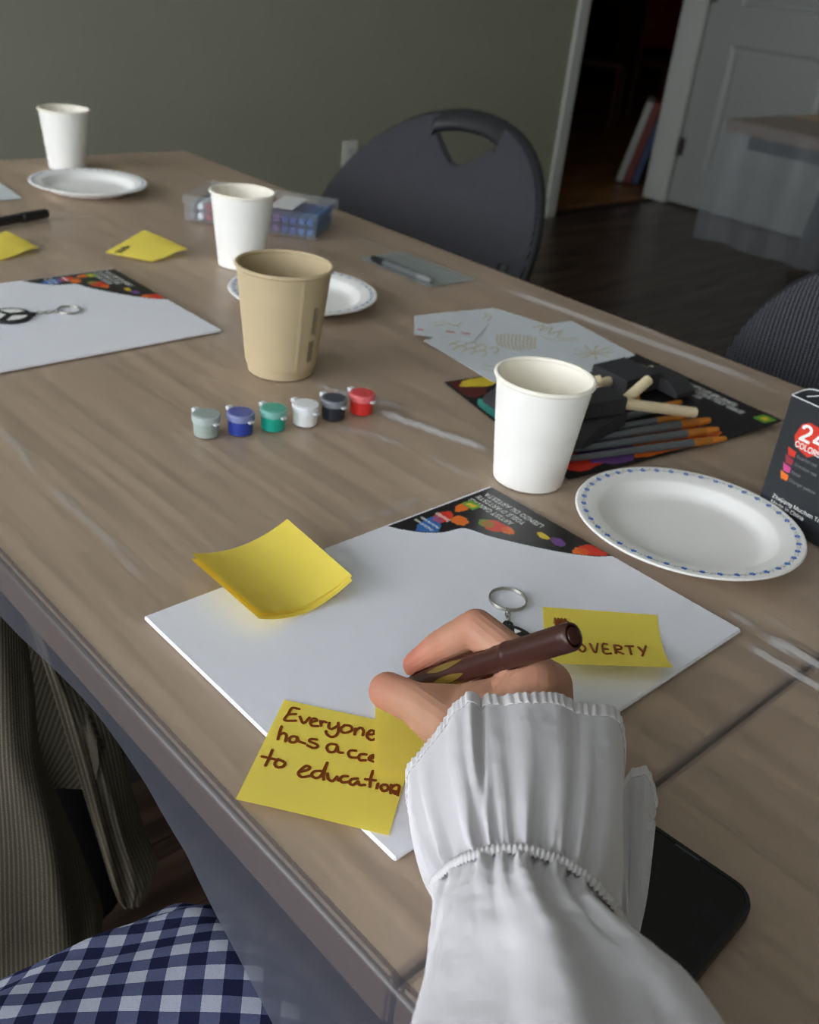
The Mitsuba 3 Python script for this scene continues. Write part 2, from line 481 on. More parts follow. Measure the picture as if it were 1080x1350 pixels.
# boards standing by the jamb in the dark room, and a chair there
for i, (mname, dx, lab) in enumerate((('m_board_white', 0.0, 'thin white board leaning in the doorway, leftmost of the three by the door'), ('m_board_red', 0.028, 'thin dull red board leaning in the doorway between white and blue ones'), ('m_board_blue', 0.060, 'thin blue board leaning in the doorway nearest the white door'))):
    m = bevel_box([0, -0.02, 0], [0.30, 0.02, 0.46 - 0.10 * (i == 2)], 0.003)
    m.apply_transform(trimesh.transformations.rotation_matrix(0.20, [1, 0, 0]))
    m.apply_transform(trimesh.transformations.rotation_matrix(math.radians(33.5), [0, 0, 1]))
    m.apply_translation([5.105 + 0.0245 * i, 3.565 - 0.037 * i, 0.009])
    tag(put('leaning_board', m, mname), lab, 'board', 'boards leaning in the doorway')


def wood_chair(x, y, rz, label):
    M = lambda m: moved(m, (x, y, 0), rz)
    key = 'wooden_chair'
    k = 0
    while key + '__seat' in scene:
        k += 1
        key = f'wooden_chair_{k:03d}'
    put(key + '__seat', M(rbox([-0.21, -0.21, 0.43], [0.21, 0.21, 0.47], 0.015)), 'm_wood_chair', 30)
    put(key + '__backrest', M(rbox([-0.20, 0.175, 0.56], [0.20, 0.205, 0.92], 0.014)), 'm_chair_red', 30)
    for sx in (-0.18, 0.18):
        put(key + '__leg', M(rod([sx, -0.18, 0], [sx * 0.95, -0.17, 0.44], 0.014, 0.019, 10)), 'm_wood_chair', 30)
        put(key + '__leg', M(rod([sx, 0.2, 0], [sx, 0.19, 0.9], 0.015, 0.017, 10)), 'm_wood_chair', 30)
    tag(key, label, 'chair')


wood_chair(6.9, 5.2, 0.5, 'dark red-backed wooden chair in the unlit room beyond the doorway, the left one')
wood_chair(7.7, 5.1, -0.3, 'dark red-backed wooden chair in the unlit room, nearest the white door')


# ------------------------------------------------------------------ tables
def folding_table(key, x0, x1, y0, y1, label, top='m_table_wood', th=0.028, inset=(0.62, 0.32)):
    put(key + '__top', bevel_box([x0, y0, TZ - th], [x1, y1, TZ], 0.002), top)
    put(key + '__edge_band', cat([bevel_box([x0 - 0.0015, y0, TZ - th], [x0 + 0.001, y1, TZ - 0.001], 0.0005), bevel_box([x1 - 0.001, y0, TZ - th], [x1 + 0.0015, y1, TZ - 0.001], 0.0005),
                                  bevel_box([x0, y0 - 0.0015, TZ - th], [x1, y0 + 0.001, TZ - 0.001], 0.0005), bevel_box([x0, y1 - 0.001, TZ - th], [x1, y1 + 0.0015, TZ - 0.001], 0.0005)]), 'm_table_edge')
    for q in (box([x0 + 0.05, y0 + 0.06, TZ - th - 0.045], [x0 + 0.08, y1 - 0.06, TZ - th]), box([x1 - 0.08, y0 + 0.06, TZ - th - 0.045], [x1 - 0.05, y1 - 0.06, TZ - th])):
        put(key + '__apron', q, 'm_dark_steel')
    for xx in (x0 + 0.08, x1 - 0.08):
        for yy in (y0 + inset[0], y1 - inset[1]):
            put(key + '__leg', rod([xx, yy, 0], [xx, yy, TZ - th], 0.015, sides=12), 'm_dark_steel', 30)
    tag(key, label, 'table')


TX0, TX1 = 0.195, 1.006
folding_table('folding_table', TX0, TX1, 0.1705, 1.662, 'long wood-grain table under clear plastic, holding the cups, plates and canvas boards')
folding_table('folding_table_001', TX0, TX1, -1.33, 0.1645, 'wood-grain table end in the lower right corner with the black phone on it')
folding_table('folding_table_002', 2.94, 3.72, 0.20, 1.70, 'wood-topped table in the background in front of the open white door', 'm_light_wood', 0.035, (0.12, 0.75))


# clear plastic cloth over the two near tables
KEEP = [('r', 0.225, 0.55, 0.205, 0.446), ('r', 0.16, 0.55, 0.83, 1.075), ('c', 0.5827, 0.4385, 0.034), ('c', 0.5411, 0.7237, 0.037), ('c', 0.6965, 1.0243, 0.034), ('c', 0.733, 1.5746, 0.034),
        ('r', 0.605, 0.93, 0.37, 0.62), ('c', 0.615, 0.306, 0.092), ('c', 0.683, 0.876, 0.086), ('c', 0.70, 1.428, 0.086), ('r', 0.16, 0.37, 0.05, 0.175), ('r', 0.62, 0.92, 0.58, 0.78)]
RIDGES = []
for a, b, w, h in (((930, 792), (1110, 896), 0.0042, 0.0040), ((965, 838), (1110, 922), 0.0035, 0.0032), ((408, 506), (545, 541), 0.0035, 0.0022), ((490, 540), (655, 597), 0.004, 0.0034), ((440, 561), (545, 588), 0.003, 0.0014), ((440, 452), (650, 506), 0.006, 0.0016),
                   ((0, 560), (60, 630), 0.003, 0.0012), ((60, 630), (213, 775), 0.003, 0.0012), ((200, 792), (560, 668), 0.0025, 0.0008), ((440, 690), (640, 640), 0.003, 0.0012), ((860, 740), (1080, 850), 0.005, 0.0012),
                   ((640, 372), (1040, 520), 0.008, 0.0040), ((240, 225), (700, 400), 0.010, 0.0022), ((560, 600), (650, 640), 0.004, 0.0013), ((820, 420), (1000, 505), 0.005, 0.0016), ((330, 380), (520, 440), 0.008, 0.0012), ((170, 560), (330, 640), 0.006, 0.0006), ((900, 950), (1080, 1090), 0.006, 0.0006)):
    RIDGES.append((at(*a, TZ)[:2], at(*b, TZ)[:2], w, h))


def film_height(x, y):
    z = 0.0004 * meshkit.fbm(np.stack([x * 14, y * 9, 0 * x], -1), 3, 5) ** 2
    for a, b, w, h in RIDGES:
        d = b - a
        L2 = d @ d
        t = np.clip(((x - a[0]) * d[0] + (y - a[1]) * d[1]) / L2, 0, 1)
        wob = 0.004 * (meshkit.noise(np.stack([t * 7, 0 * t + w * 1e4, 0 * t], -1), 3) - 0.5)
        s = ((x - a[0]) * -d[1] + (y - a[1]) * d[0]) / math.sqrt(L2) + wob
        u = (x - a[0] - t * d[0]) ** 2 + (y - a[1] - t * d[1]) ** 2
        e = np.minimum(np.minimum(t, 1 - t) * 6, 1.0)
        z = z + h * e * np.exp(-(s / w) ** 2) * (u < (5 * w) ** 2 + 1e-4)
    keep = np.ones_like(x)
    for k in KEEP:
        if k[0] == 'c':
            d = np.hypot(x - k[1], y - k[2]) - k[3]
        else:
            d = np.maximum(np.maximum(k[1] - x, x - k[2]), np.maximum(k[3] - y, y - k[4]))
        keep = np.minimum(keep, np.clip((d - 0.002) / 0.012, 0, 1))
    return z * keep


def cloth():
    ys = np.concatenate([np.arange(-0.75, 1.655, 0.0045), [1.658, 1.662, 1.665]])
    dz = np.zeros(len(ys))
    dz[-1] = -0.003
    ye = np.concatenate([ys, np.full(8, 1.668)])
    dz = np.concatenate([dz, -np.linspace(0.01, 0.16, 8)])
    zb = np.interp(ye, [-0.8, 0.10, 0.165, 0.2285, 0.262, 0.311, 0.356, 0.42, 0.55, 1.7], [0.46, 0.50, 0.575, 0.640, 0.664, 0.694, 0.704, 0.707, 0.708, 0.708])
    xs = np.arange(TX0 + 0.004, TX1 - 0.004, 0.0035)
    rows = []
    for y, d, b in zip(ye, dz, zb):
        side = np.linspace(0, 1, 14)
        flare = 0.003 + 0.006 * (0.5 + 0.5 * math.sin(y * 26)) * side + 0.012 * side * (TZ - b) / 0.2
        zl = TZ - 0.004 - (TZ - 0.004 - b) * side
        left = np.stack([TX0 - flare, 0 * side + y, zl], -1)[::-1]
        zr = TZ - 0.006 - 0.07 * side
        right = np.stack([TX1 + 0.003 + 0.004 * side * math.sin(y * 21 + 1), 0 * side + y, zr], -1)
        sag = -0.0006 * math.exp(-((y - 0.1675) / 0.004) ** 2)
        top = np.stack([xs, 0 * xs + y, TZ + 0.0007 + film_height(xs, 0 * xs + y) + sag], -1)
        row = np.vstack([left, [[TX0 - 0.001, y, TZ - 0.0005]], top, [[TX1 + 0.001, y, TZ - 0.001]], right])
        if d < 0:
            row[:, 2] = np.minimum(row[:, 2], TZ + d)
            row[:, 1] = y + 0.002 * np.sin(row[:, 0] * 40)
        rows.append(row)
    return np.array(rows)


CL = cloth()
put('plastic_tablecloth', grid_mesh(CL[:, 15:]), 'm_film', True)
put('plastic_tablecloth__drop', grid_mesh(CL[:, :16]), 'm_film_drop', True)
tag('plastic_tablecloth', 'clear wrinkled plastic sheet covering the long table and hanging over its near edge', 'tablecloth')


def far_cloth():
    P = []
    for y in np.arange(0.30, 1.712, 0.008):
        col = [[3.3 - k, y, TZ + 0.0022] for k in np.linspace(0, 0.355, 6)]
        fl = 0.010 + 0.008 * math.sin(y * 23) + 0.005 * math.sin(y * 61 + 1)
        for k in np.linspace(0, 1, 24):
            yy = y + (0.012 * k * math.sin(k * 3) if y > 1.69 else 0)
            col.append([2.936 - 0.004 - fl * k ** 0.7, yy, TZ + 0.001 - 0.362 * k - 0.004 * k * math.sin(y * 30)])
        P.append(col)
    return grid_mesh(np.array(P))


tag(put('plastic_tablecloth_001', far_cloth(), 'm_film_far', True), 'clear plastic sheet hanging from the background table down towards the dark floor', 'tablecloth')


# ------------------------------------------------------------------ round-backed stacking chairs
HW, ZC, HT, HB = 0.252, 0.615, 0.231, 0.18


def chair_outline(n=120, grow=0.0):
    t = np.linspace(0, 2 * math.pi, n, endpoint=False)
    c, s = np.cos(t), np.sin(t)
    x = (HW + grow) * np.sign(c) * np.abs(c) ** 0.92
    z = np.where(s > 0, (HT + grow), (HB + grow)) * np.sign(s) * np.abs(s) ** 0.92
    return np.stack([x, z], -1)


def round_chair(key, cx, cy, yaw, label, rec, zoff=0.0):
    R_ = 0.95
    rec = math.tan(rec)

    def bend(P):                           # local (u, depth out of the front, z above the centre) -> world
        u, w, z = P[:, 0], P[:, 1], P[:, 2]
        fwd = w + u * u / (2 * R_) - z * rec
        d, n = np.array([-math.sin(yaw), math.cos(yaw)]), np.array([-math.cos(yaw), -math.sin(yaw)])
        xy = np.array([cx, cy]) + u[:, None] * d + fwd[:, None] * n
        return np.column_stack([xy, z + ZC + zoff])

    # upholstered panel: outline with the hand hole cut out of its top
    out = Polygon(chair_outline(120, 0.007))
    top = Polygon(smooth_line([(-0.078, 0.206), (-0.068, 0.196), (-0.036, 0.172), (-0.014, 0.158), (0.0, 0.155), (0.014, 0.158), (0.036, 0.172), (0.068, 0.196), (0.078, 0.206), (0.07, 0.4), (-0.07, 0.4)], 5, True))
    pad = out.difference(top)
    g = trimesh.creation.extrude_polygon(pad, 0.034, engine='earcut')
    mm = tri(mani(g).refine_to_length(0.014))
    v = np.array(mm.vertices)
    dist = np.array([pad.exterior.distance(Point(p[0], p[1])) for p in v])
    puff = np.clip(dist / 0.03, 0, 1) ** 0.5
    w = np.where(v[:, 2] > 0.02, 0.016 + 0.012 * puff, 0.002 - 0.012 * puff)
    P = np.column_stack([v[:, 0], w, v[:, 1]])
    mesh = trimesh.Trimesh(bend(P), mm.faces, process=False)
    put(key + '__backrest', mesh, 'm_chair_fabric', True, uv=v[:, :2])
    o = chair_outline(110)
    put(key + '__frame', trimesh.Trimesh(*(lambda m: (bend(np.array(m.vertices)), m.faces))(tube(np.column_stack([o[:, 0], 0 * o[:, 0], o[:, 1]]), 0.0135, 12, closed=True)), process=False), 'm_chair_tube', True)
    gp = smooth_line([(-0.112, 0.204), (-0.055, 0.222), (0, 0.227), (0.055, 0.222), (0.112, 0.204)], 6)
    put(key + '__handle', trimesh.Trimesh(*(lambda m: (bend(np.array(m.vertices)), m.faces))(tube(np.column_stack([gp[:, 0], 0 * gp[:, 0], gp[:, 1]]), 0.019, 12)), process=False), 'm_chair_tube', True)
    d, n = np.array([-math.sin(yaw), math.cos(yaw), 0]), np.array([-math.cos(yaw), -math.sin(yaw), 0])
    base = np.array([cx, cy, 0.0])
    L = lambda u, f, z: base + u * d + f * n + np.array([0, 0, z])
    seat = rbox([-0.215, 0.04, 0.425], [0.215, 0.44, 0.475], 0.024)
    put(key + '__seat', framed(seat, base, d, n, [0, 0, 1]) if np.cross(d, n)[2] > 0 else framed(seat, base, d, n), 'm_chair_tube', 30)
    for sgn in (-1, 1):
        put(key + '__leg', tube(smooth_line([L(sgn * 0.22, 0.03, 0.66), L(sgn * 0.225, 0.06, 0.45), L(sgn * 0.23, -0.03, 0.012)], 6), 0.0115, 10), 'm_chair_tube', True)
        put(key + '__leg', tube(smooth_line([L(sgn * 0.21, 0.10, 0.42), L(sgn * 0.215, 0.38, 0.42), L(sgn * 0.23, 0.45, 0.36), L(sgn * 0.235, 0.47, 0.012)], 6), 0.0115, 10), 'm_chair_tube', True)
    tag(key, label, 'chair')


round_chair('stacking_chair', 1.279, 1.295, 0.058, 'charcoal round-backed chair with a hand hole, standing across the table before the grey-green wall', 0.471)
round_chair('stacking_chair_001', 1.27, 0.365, 0.06, 'charcoal striped chair at the right edge of the photo, behind the black box', 0.0)
round_chair('stacking_chair_002', 4.40, 1.80, math.pi, 'dark chair half hidden behind the hanging plastic of the background table', 0.30)


# ------------------------------------------------------------------ canvas boards
CZ = B + 0.0032                                     # top of a board


def canvas_board(key, x0, y0, label, ang=0.0):
    W, H = 0.3048, 0.2286
    lo, hi = [x0, y0, B], [x0 + W, y0 + H, CZ]
    body = tri(mani(bevel_box(lo, hi, 0.0009)).refine_to_length(0.05))
    put(key + '__board', body, 'm_canvas')
    # printed corner sheet, its top right corner at (x0 + W, y0 + H)
    c = np.array([x0 + W, y0 + H])
    P = lambda a, b: (c[0] - a, c[1] - b)           # metres in from the corner: along x, along y
    sheet = []
    wave = smooth_line([(0.1105, 0.0025), (0.104, 0.0125), (0.094, 0.0235), (0.083, 0.0305), (0.075, 0.0325), (0.066, 0.0345), (0.0615, 0.041), (0.056, 0.0555), (0.041, 0.0805), (0.026, 0.1015), (0.012, 0.116), (0.0012, 0.1225)], 6)
    pol = Polygon([P(0.0008, 0.0028)] + [P(a, b) for a, b in wave[::-1]]).buffer(0)
    z = CZ
    put(key + '__printed_label', slab(pol, z, z + 0.0002), 'm_label_black')
    z2 = z + 0.0002

    def blob(a, b, ra, rb, seed, m, rot=0.0):
        ra, rb = 0.8 * ra, 0.8 * rb
        q = np.random.default_rng(seed)
        t = np.linspace(0, 2 * math.pi, 26, endpoint=False)
        rr = 1 + 0.28 * (q.random(26) - 0.5)
        g = affinity.rotate(Polygon([P(a + ra * math.cos(k) * r, b + rb * math.sin(k) * r) for k, r in zip(t, rr)]), rot).buffer(0).intersection(pol.buffer(-0.0006))
        if not g.is_empty:
            put(key + '__printed_label__paint_print', slab(g, z2, z2 + 0.0001), m)
    blob(0.086, 0.020, 0.022, 0.010, 1, 'm_print_blue', 25)
    blob(0.060, 0.0260, 0.008, 0.009, 2, 'm_print_orange')
    blob(0.067, 0.0155, 0.013, 0.0075, 3, 'm_print_red', 10)
    blob(0.043, 0.013, 0.012, 0.0055, 4, 'm_print_orange', 10)
    blob(0.0435, 0.046, 0.009, 0.014, 5, 'm_print_red', 25)
    blob(0.046, 0.040, 0.007, 0.008, 6, 'm_print_green')
    blob(0.040, 0.056, 0.006, 0.007, 16, 'm_print_orange')
    blob(0.023, 0.076, 0.004, 0.007, 7, 'm_print_yellow')
    blob(0.020, 0.088, 0.006, 0.008, 8, 'm_print_purple')
    blob(0.008, 0.110, 0.009, 0.013, 9, 'm_print_red', 40)
    blob(0.0165, 0.1060, 0.008, 0.007, 19, 'm_print_orange')
    logo = box([*P(0.0405, 0.0205), z2], [*P(0.0300, 0.0085), z2 + 0.00015])
    put(key + '__printed_label__logo', logo, 'm_print_green')
    put(key + '__printed_label__logo__mark'.replace('__logo__mark', '__logo_mark'), slab(Polygon([P(0.038, 0.018), P(0.0325, 0.0185), P(0.0345, 0.0115), P(0.0385, 0.0105)]), z2 + 0.00015, z2 + 0.00025), 'm_print_yellow')
    for j, (s, a, b, wd) in enumerate((("LIENZO DE ARTISTA", 0.0105, 0.067, 0.0585), ("TOILE D'ARTISTE", 0.0190, 0.0565, 0.049), ('ARTIST CANVAS', 0.0275, 0.0515, 0.044))):
        put(key + '__printed_label__lettering', text_on(s, 0.0052, [*P(a, b), z2], [0, 1, 0], [-1, 0, 0], 0.0001, wd), 'm_print_white')
    for j, s in enumerate(('Pour tous les medias', 'Ideal for all media')):
        put(key + '__printed_label__lettering', text_on(s, 0.0028, [*P(0.080 + 0.006 * j, 0.0255), z2 + 0.0001], [0, 1, 0], [-1, 0, 0], 0.0001, 0.019), 'm_print_white')
    put(key + '__printed_label__lettering', text_on('Essentials', 0.0042, [*P(0.0655, 0.0225), z2 + 0.0001], [0, 1, 0], [-1, 0, 0], 0.0001, 0.014), 'm_print_white')
    tag(key, label, 'canvas board', 'canvas boards on the long table')


canvas_board('canvas_board', 0.2345, 0.2125, 'white canvas board under the writing hand, a black printed label at its far corner')
canvas_board('canvas_board_001', 0.2400, 0.8335, 'white canvas board farther up the table, cut by the left edge of the photo')


# ------------------------------------------------------------------ sticky notes and handwriting
def sheet(fn, n=22, th=0.00012):                     # a paper sheet from fn(u, v) -> point
    u = np.linspace(0, 1, n)
    P = np.array([[fn(a, b) for b in u] for a in u])
    return grid_mesh(P)


def strokes_mesh(lines, w, z, h=0.00012):
    g = unary_union([LineString(smooth_line(l, 5)).buffer(w, quad_segs=4) for l in lines])
    return slab(g.simplify(0.00004), z, z + h)


def note_frame(tl, bl):                              # square note: TL, BL on a level, third corner follows
    tl, bl = np.array(tl), np.array(bl)
    d = bl - tl
    d /= np.linalg.norm(d)
    e = np.array([-d[1], d[0], 0])
    return tl, e * 0.076, d * 0.076                  # u along the top edge, v down


NZ = CZ + 0.0010
tl, eu, ev = note_frame(at(375, 922, NZ), at(313, 1049, NZ))
note1 = lambda u, v: tl + eu * u + ev * v + np.array([0, 0, 0.0018 * max(0.0, v - 0.6) ** 2 * (1 + math.sin(5 * u)) - 0.0002])
put('sticky_note', sheet(note1), 'm_note', True)
Z4 = lambda pts: [at(360 + x / 6.0, 920 + y / 6.0, NZ)[:2] for x, y in pts]
Z3 = lambda pts: [at(300 + x / 4.154, 900 + y / 4.154, NZ)[:2] for x, y in pts]
hand = [Z4(l) for l in (
    [(205, 90), (150, 82), (120, 130), (92, 178), (180, 182)], [(120, 132), (180, 130)],
    [(212, 150), (240, 202), (288, 158)],
    [(300, 192), (345, 182), (335, 166), (310, 168), (295, 195), (308, 222), (355, 225)],
    [(375, 185), (380, 222)], [(378, 207), (395, 187), (420, 195)],
    [(445, 200), (440, 235), (465, 248), (505, 225)], [(515, 200), (515, 270), (490, 305), (455, 310), (425, 288), (418, 265)],
    [(565, 220), (535, 245), (550, 275), (590, 275), (625, 255), (612, 225), (565, 217)],
    [(652, 245), (645, 292)], [(650, 262), (690, 237), (715, 260), (710, 297)],
    [(748, 292), (797, 287), (800, 265), (770, 260), (745, 287), (747, 315), (775, 335), (815, 325)],
    [(68, 228), (50, 280), (38, 330)], [(46, 297), (85, 280), (105, 300), (98, 345)],
    [(185, 310), (150, 307), (128, 330), (145, 355), (185, 345), (192, 315), (205, 345), (252, 362)],
    [(345, 332), (300, 327), (290, 345), (345, 370), (350, 390), (315, 398), (272, 378)],
    [(500, 372), (450, 367), (425, 395), (445, 430), (490, 425), (508, 385), (515, 428), (550, 436)],
    [(655, 420), (615, 417), (595, 440), (610, 470), (652, 475)],
    [(737, 450), (697, 447), (675, 470), (690, 495), (732, 495)],
    [(762, 480), (805, 472), (800, 455), (772, 462), (758, 488), (790, 505)],
    [(205, 590), (272, 572), (290, 552), (262, 540), (217, 572), (200, 602), (227, 628), (288, 620)],
    [(378, 580), (330, 582), (305, 607), (330, 635), (378, 618), (428, 515)], [(428, 515), (402, 600), (400, 648)],
    [(430, 600), (437, 642), (470, 660), (505, 627)], [(505, 625), (517, 655)],
    [(590, 622), (552, 622), (530, 647), (550, 670), (595, 665)],
    [(667, 640), (622, 645), (605, 675), (635, 690), (672, 662), (682, 690), (725, 690)],
    [(790, 580), (772, 640), (765, 705)], [(730, 645), (810, 655)],
    [(830, 680), (820, 717)],
    [(877, 687), (852, 705), (870, 737), (907, 727), (905, 697), (880, 687)],
    [(935, 690), (930, 755)], [(932, 715), (965, 692), (997, 702), (985, 770)], [(920, 722), (965, 760), (942, 738), (990, 745)])]
hand += [Z3(l) for l in ([(245, 370), (230, 410), (208, 455)], [(188, 405), (278, 425)], [(278, 420), (258, 445), (275, 465), (305, 460), (314, 440), (290, 426)])]
put('sticky_note__handwriting', strokes_mesh(hand, 0.00078, NZ + 0.0001), 'm_ink_brown')
tag('sticky_note', 'yellow sticky note with brown handwriting about education, hanging over the near canvas edge', 'sticky note')

N2 = NZ + 0.0006
p_bl, p_up = at(493, 1020, N2), at(495, 935, N2)
dd = (p_up - p_bl) / np.linalg.norm(p_up - p_bl)
tl2, eu2, ev2 = note_frame(p_bl + dd * 0.076, p_bl)
put('sticky_note_001', sheet(lambda u, v: tl2 + eu2 * u + ev2 * v), 'm_note', True)
tag('sticky_note_001', 'blank yellow sticky note under the heel of the writing hand, overlapping the handwritten one', 'sticky note')

# the POVERTY note, its lower edge curling up
p0, p1 = at(715.5, 800, CZ + 0.0004), at(872, 811, CZ + 0.0004)
eu3 = (p1 - p0) / np.linalg.norm(p1 - p0)
ev3 = np.array([eu3[1], -eu3[0], 0])


def note3(u, v):
    z = (0.0105 + 0.003 * u) * max(0.0, (v - 0.12) / 0.88) ** 2.2
    a = 0.076 * v - 0.004 * v ** 3
    sh = -0.014 * v * (1 - 0.25 * v) * (0.6 + 0.4 * u)
    return p0 + eu3 * (0.0765 * u + sh) + ev3 * a + np.array([0, 0, z])


put('sticky_note_002', sheet(note3, 30), 'm_note', True)


def on_note3(lines, w):
    ms = []
    for l in lines:
        q = smooth_line(l, 5)
        c = np.array([note3(a, b) for a, b in q])
        ca = np.array([note3(a + 1e-3, b) for a, b in q]) - c
        cb = np.array([note3(a, b + 1e-3) for a, b in q]) - c
        n = np.cross(cb, ca)
        n /= np.linalg.norm(n, axis=1, keepdims=True)
        n *= np.sign(n[:, 2:])
        ms.append(tube(c + n * 0.0001, w, 6))
    m = cat(ms)
    return m


def cap_letter(ch):
    L = {'P': [[(0, 1), (0, 0)], [(0, 0), (0.8, 0.1), (0.85, 0.4), (0, 0.55)]], 'O': [[(0.4, 0), (0, 0.5), (0.4, 1), (0.85, 0.5), (0.4, 0)]], 'V': [[(0, 0), (0.35, 1), (0.9, -0.05)]],
         'E': [[(0.75, 0), (0.1, 0), (0.0, 1), (0.85, 1)], [(0.05, 0.5), (0.65, 0.5)]], 'R': [[(0.05, 0), (0, 1)], [(0.05, 0), (0.8, 0.1), (0.75, 0.4), (0.05, 0.55), (0.9, 1)]],
         'T': [[(-0.1, 0.05), (1.0, 0.0)], [(0.45, 0.02), (0.4, 1)]], 'Y': [[(0, 0.05), (0.35, 0.55)], [(0.95, -0.1), (0.1, 1.1)]]}
    return L[ch]


pl = []
for ch, u0 in zip('POVERTY', (0.155, 0.265, 0.375, 0.475, 0.575, 0.675, 0.785)):
    for l in cap_letter(ch):
        # straight corners: repeat points
        pl.append([(u0 + 0.072 * a, 0.525 + 0.17 * b) for a, b in l])
pl += [[(0.10 + 0.012 * (k % 2) + 0.015 * k, 0.16), (0.105 + 0.015 * k, 0.27)] for k in range(7)] + [[(0.09, 0.19), (0.21, 0.2), (0.09, 0.23), (0.21, 0.25)]]
put('sticky_note_002__handwriting', on_note3(pl, 0.00075), 'm_ink_brown', True)
tag('sticky_note_002', 'yellow sticky note with a curled edge reading POVERTY, behind the brown marker', 'sticky note')

# loose little stack of blank notes
qa, qb, qc, qd = at(252, 747, CZ + 0.006), at(378, 701, CZ + 0.006), at(461, 775, CZ + 0.004), at(338, 823, CZ + 0.004)


def stack_note(k):
    o = np.array([0.0009 * math.sin(k * 2.1) - 0.0004 * k, -0.0013 * k, -0.0009 * k])

    def f(u, v):
        p = (qa * (1 - u) + qb * u) * (1 - v) + (qd * (1 - u) + qc * u) * v
        bow = 0.0085 * ((2 * u - 1) ** 2 - 1)
        return p + o * (1.15 - 0.3 * u) + np.array([0, 0, 0.0105 + bow - 0.004 * max(0.0, v - 0.5) * (1 - abs(2 * u - 1))])
    return f


for k in range(4):
    put('sticky_note_stack__sheet', sheet(stack_note(k)), 'm_note', True)
tag('sticky_note_stack', 'small fanned stack of blank yellow sticky notes lying over the canvas edge', 'sticky notes')


def far_note(pts, lift, key, label):                 # L, top, R, bottom in the photograph, each with its own height
    q = [at(x, y, B + z) for (x, y), z in zip(pts, lift)]

    def f(u, v):
        p = (q[0] * (1 - u) + q[1] * u) * (1 - v) + (q[3] * (1 - u) + q[2] * u) * v
        return p + np.array([0, 0, 0.004 * math.sin(math.pi * u) * math.sin(math.pi * v) + 0.0015 * math.sin(7 * u + 3 * v) * u * v])
    put(key, sheet(f), 'm_note', True)
    tag(key, label, 'sticky note')
    return f


ff = far_note([(138, 333), (190, 303), (248, 328), (200, 345)], (0.006, 0.022, 0.008, 0.0008), 'sticky_note_003', 'crumpled yellow sticky note lying between the left canvas and the farthest plate')
put('sticky_note_003__handwriting', cat([tube([ff(0.05 + 0.05 * k, 0.16) + [0, 0, 0.0004], ff(0.10 + 0.05 * k, 0.3) + [0, 0, 0.0004], ff(0.12 + 0.05 * k, 0.2) + [0, 0, 0.0004]], 0.0006, 5) for k in range(5)]), 'm_black_plastic', True)
far_note([(-45, 330), (8, 304), (51, 326), (0, 343)], (0.002, 0.010, 0.004, 0.0008), 'sticky_note_004', 'yellow sticky note at the left edge of the photo, beside the black marker')


# ------------------------------------------------------------------ cups and plates
def paper_cup(key, x, y, rb, rt, h, label, outer='m_white_paper', inner='m_cup_inside', kraft=False, group=None):
    prof_o = [(0, 0.004), (rb - 0.0028, 0.004), (rb - 0.0022, 0.0), (rb, 0.0), (rb + 0.0002, 0.0012)]
    if kraft:
        k = 0.0085
        prof_o += [(rb + 0.0003, k - 0.0014), (rb + 0.0004, k - 0.0004), (rb + 0.0022, k), (rb + 0.0026, k + 0.0012)]
    prof_o += [(rt - 0.0008, h - 0.003), (rt - 0.0008, h - 0.001), (rt - 0.0016, h - 0.0012)]
    prof_i = [(rt - 0.0016, h - 0.0012), (rt - 0.0020, h - 0.004), (rb - 0.0012, 0.0065), (0, 0.0065)]
    put(key + '__wall', moved(lathe(prof_o), (x, y, B)), outer, 35)
    put(key + '__lining', moved(lathe(prof_i), (x, y, B)), inner, 35)
    t = np.linspace(-math.pi * 0.5, math.pi * 1.5, 15)
    put(key + '__rim', moved(lathe([(rt - 0.0006 + 0.0020 * math.cos(a), h - 0.0015 + 0.0020 * math.sin(a)) for a in t]), (x, y, B)), outer if kraft else 'm_cup_inside', True)
    ang = math.radians(259 if kraft else 35)
    def wallpt(a, z, o=0.00015):
        r = (rb + 0.0026 if kraft else rb) + (rt - rb - (0.0034 if kraft else 0.0008)) * (z - (0.0095 if kraft else 0)) / (h - (0.0125 if kraft else 0.003)) + o
        return [x + r * math.cos(a), y + r * math.sin(a), B + z]
    zz = np.linspace(0.011 if kraft else 0.002, h - 0.004, 12)
    put(key + '__seam', grid_mesh(np.array([[wallpt(a, z, (0.0005 if kraft else 0.00025) if i in (1, 2) else 0.0) for z in zz] for i, a in enumerate(np.linspace(ang - 0.08, ang + 0.08, 4))])), outer, 20)
    if kraft:
        ms = []
        for (a0, a1, z0, z1) in ((-82, -77, 0.046, 0.072), (-75.5, -73, 0.044, 0.070), (-84, -74, 0.018, 0.039)):
            aa = np.radians(np.linspace(a0, a1, 5))
            ms.append(grid_mesh(np.array([[wallpt(q, z) for z in np.linspace(z0, z1, 6)] for q in aa])))
        put(key + '__print', cat(ms), 'm_kraft_print', True)
    tag(key, label, 'cup', group)


paper_cup('paper_cup', 0.5827, 0.4385, 0.0285, 0.0388, 0.0895, 'white paper cup nearest the viewer, standing at the canvas corner by the blue-bordered plate')
paper_cup('paper_cup_001', 0.7005, 1.0260, 0.0285, 0.0388, 0.0895, 'white paper cup directly behind the tan cup, in front of the case of markers')
paper_cup('paper_cup_002', 0.7400, 1.5800, 0.0285, 0.0388, 0.0895, 'white paper cup farthest away, behind the plate at the far table end')
paper_cup('paper_cup_003', 0.5411, 0.7237, 0.0315, 0.0445, 0.1035, 'tan kraft paper coffee cup with a dark print on its side, beside the paint pots', 'm_kraft', 'm_kraft', True)


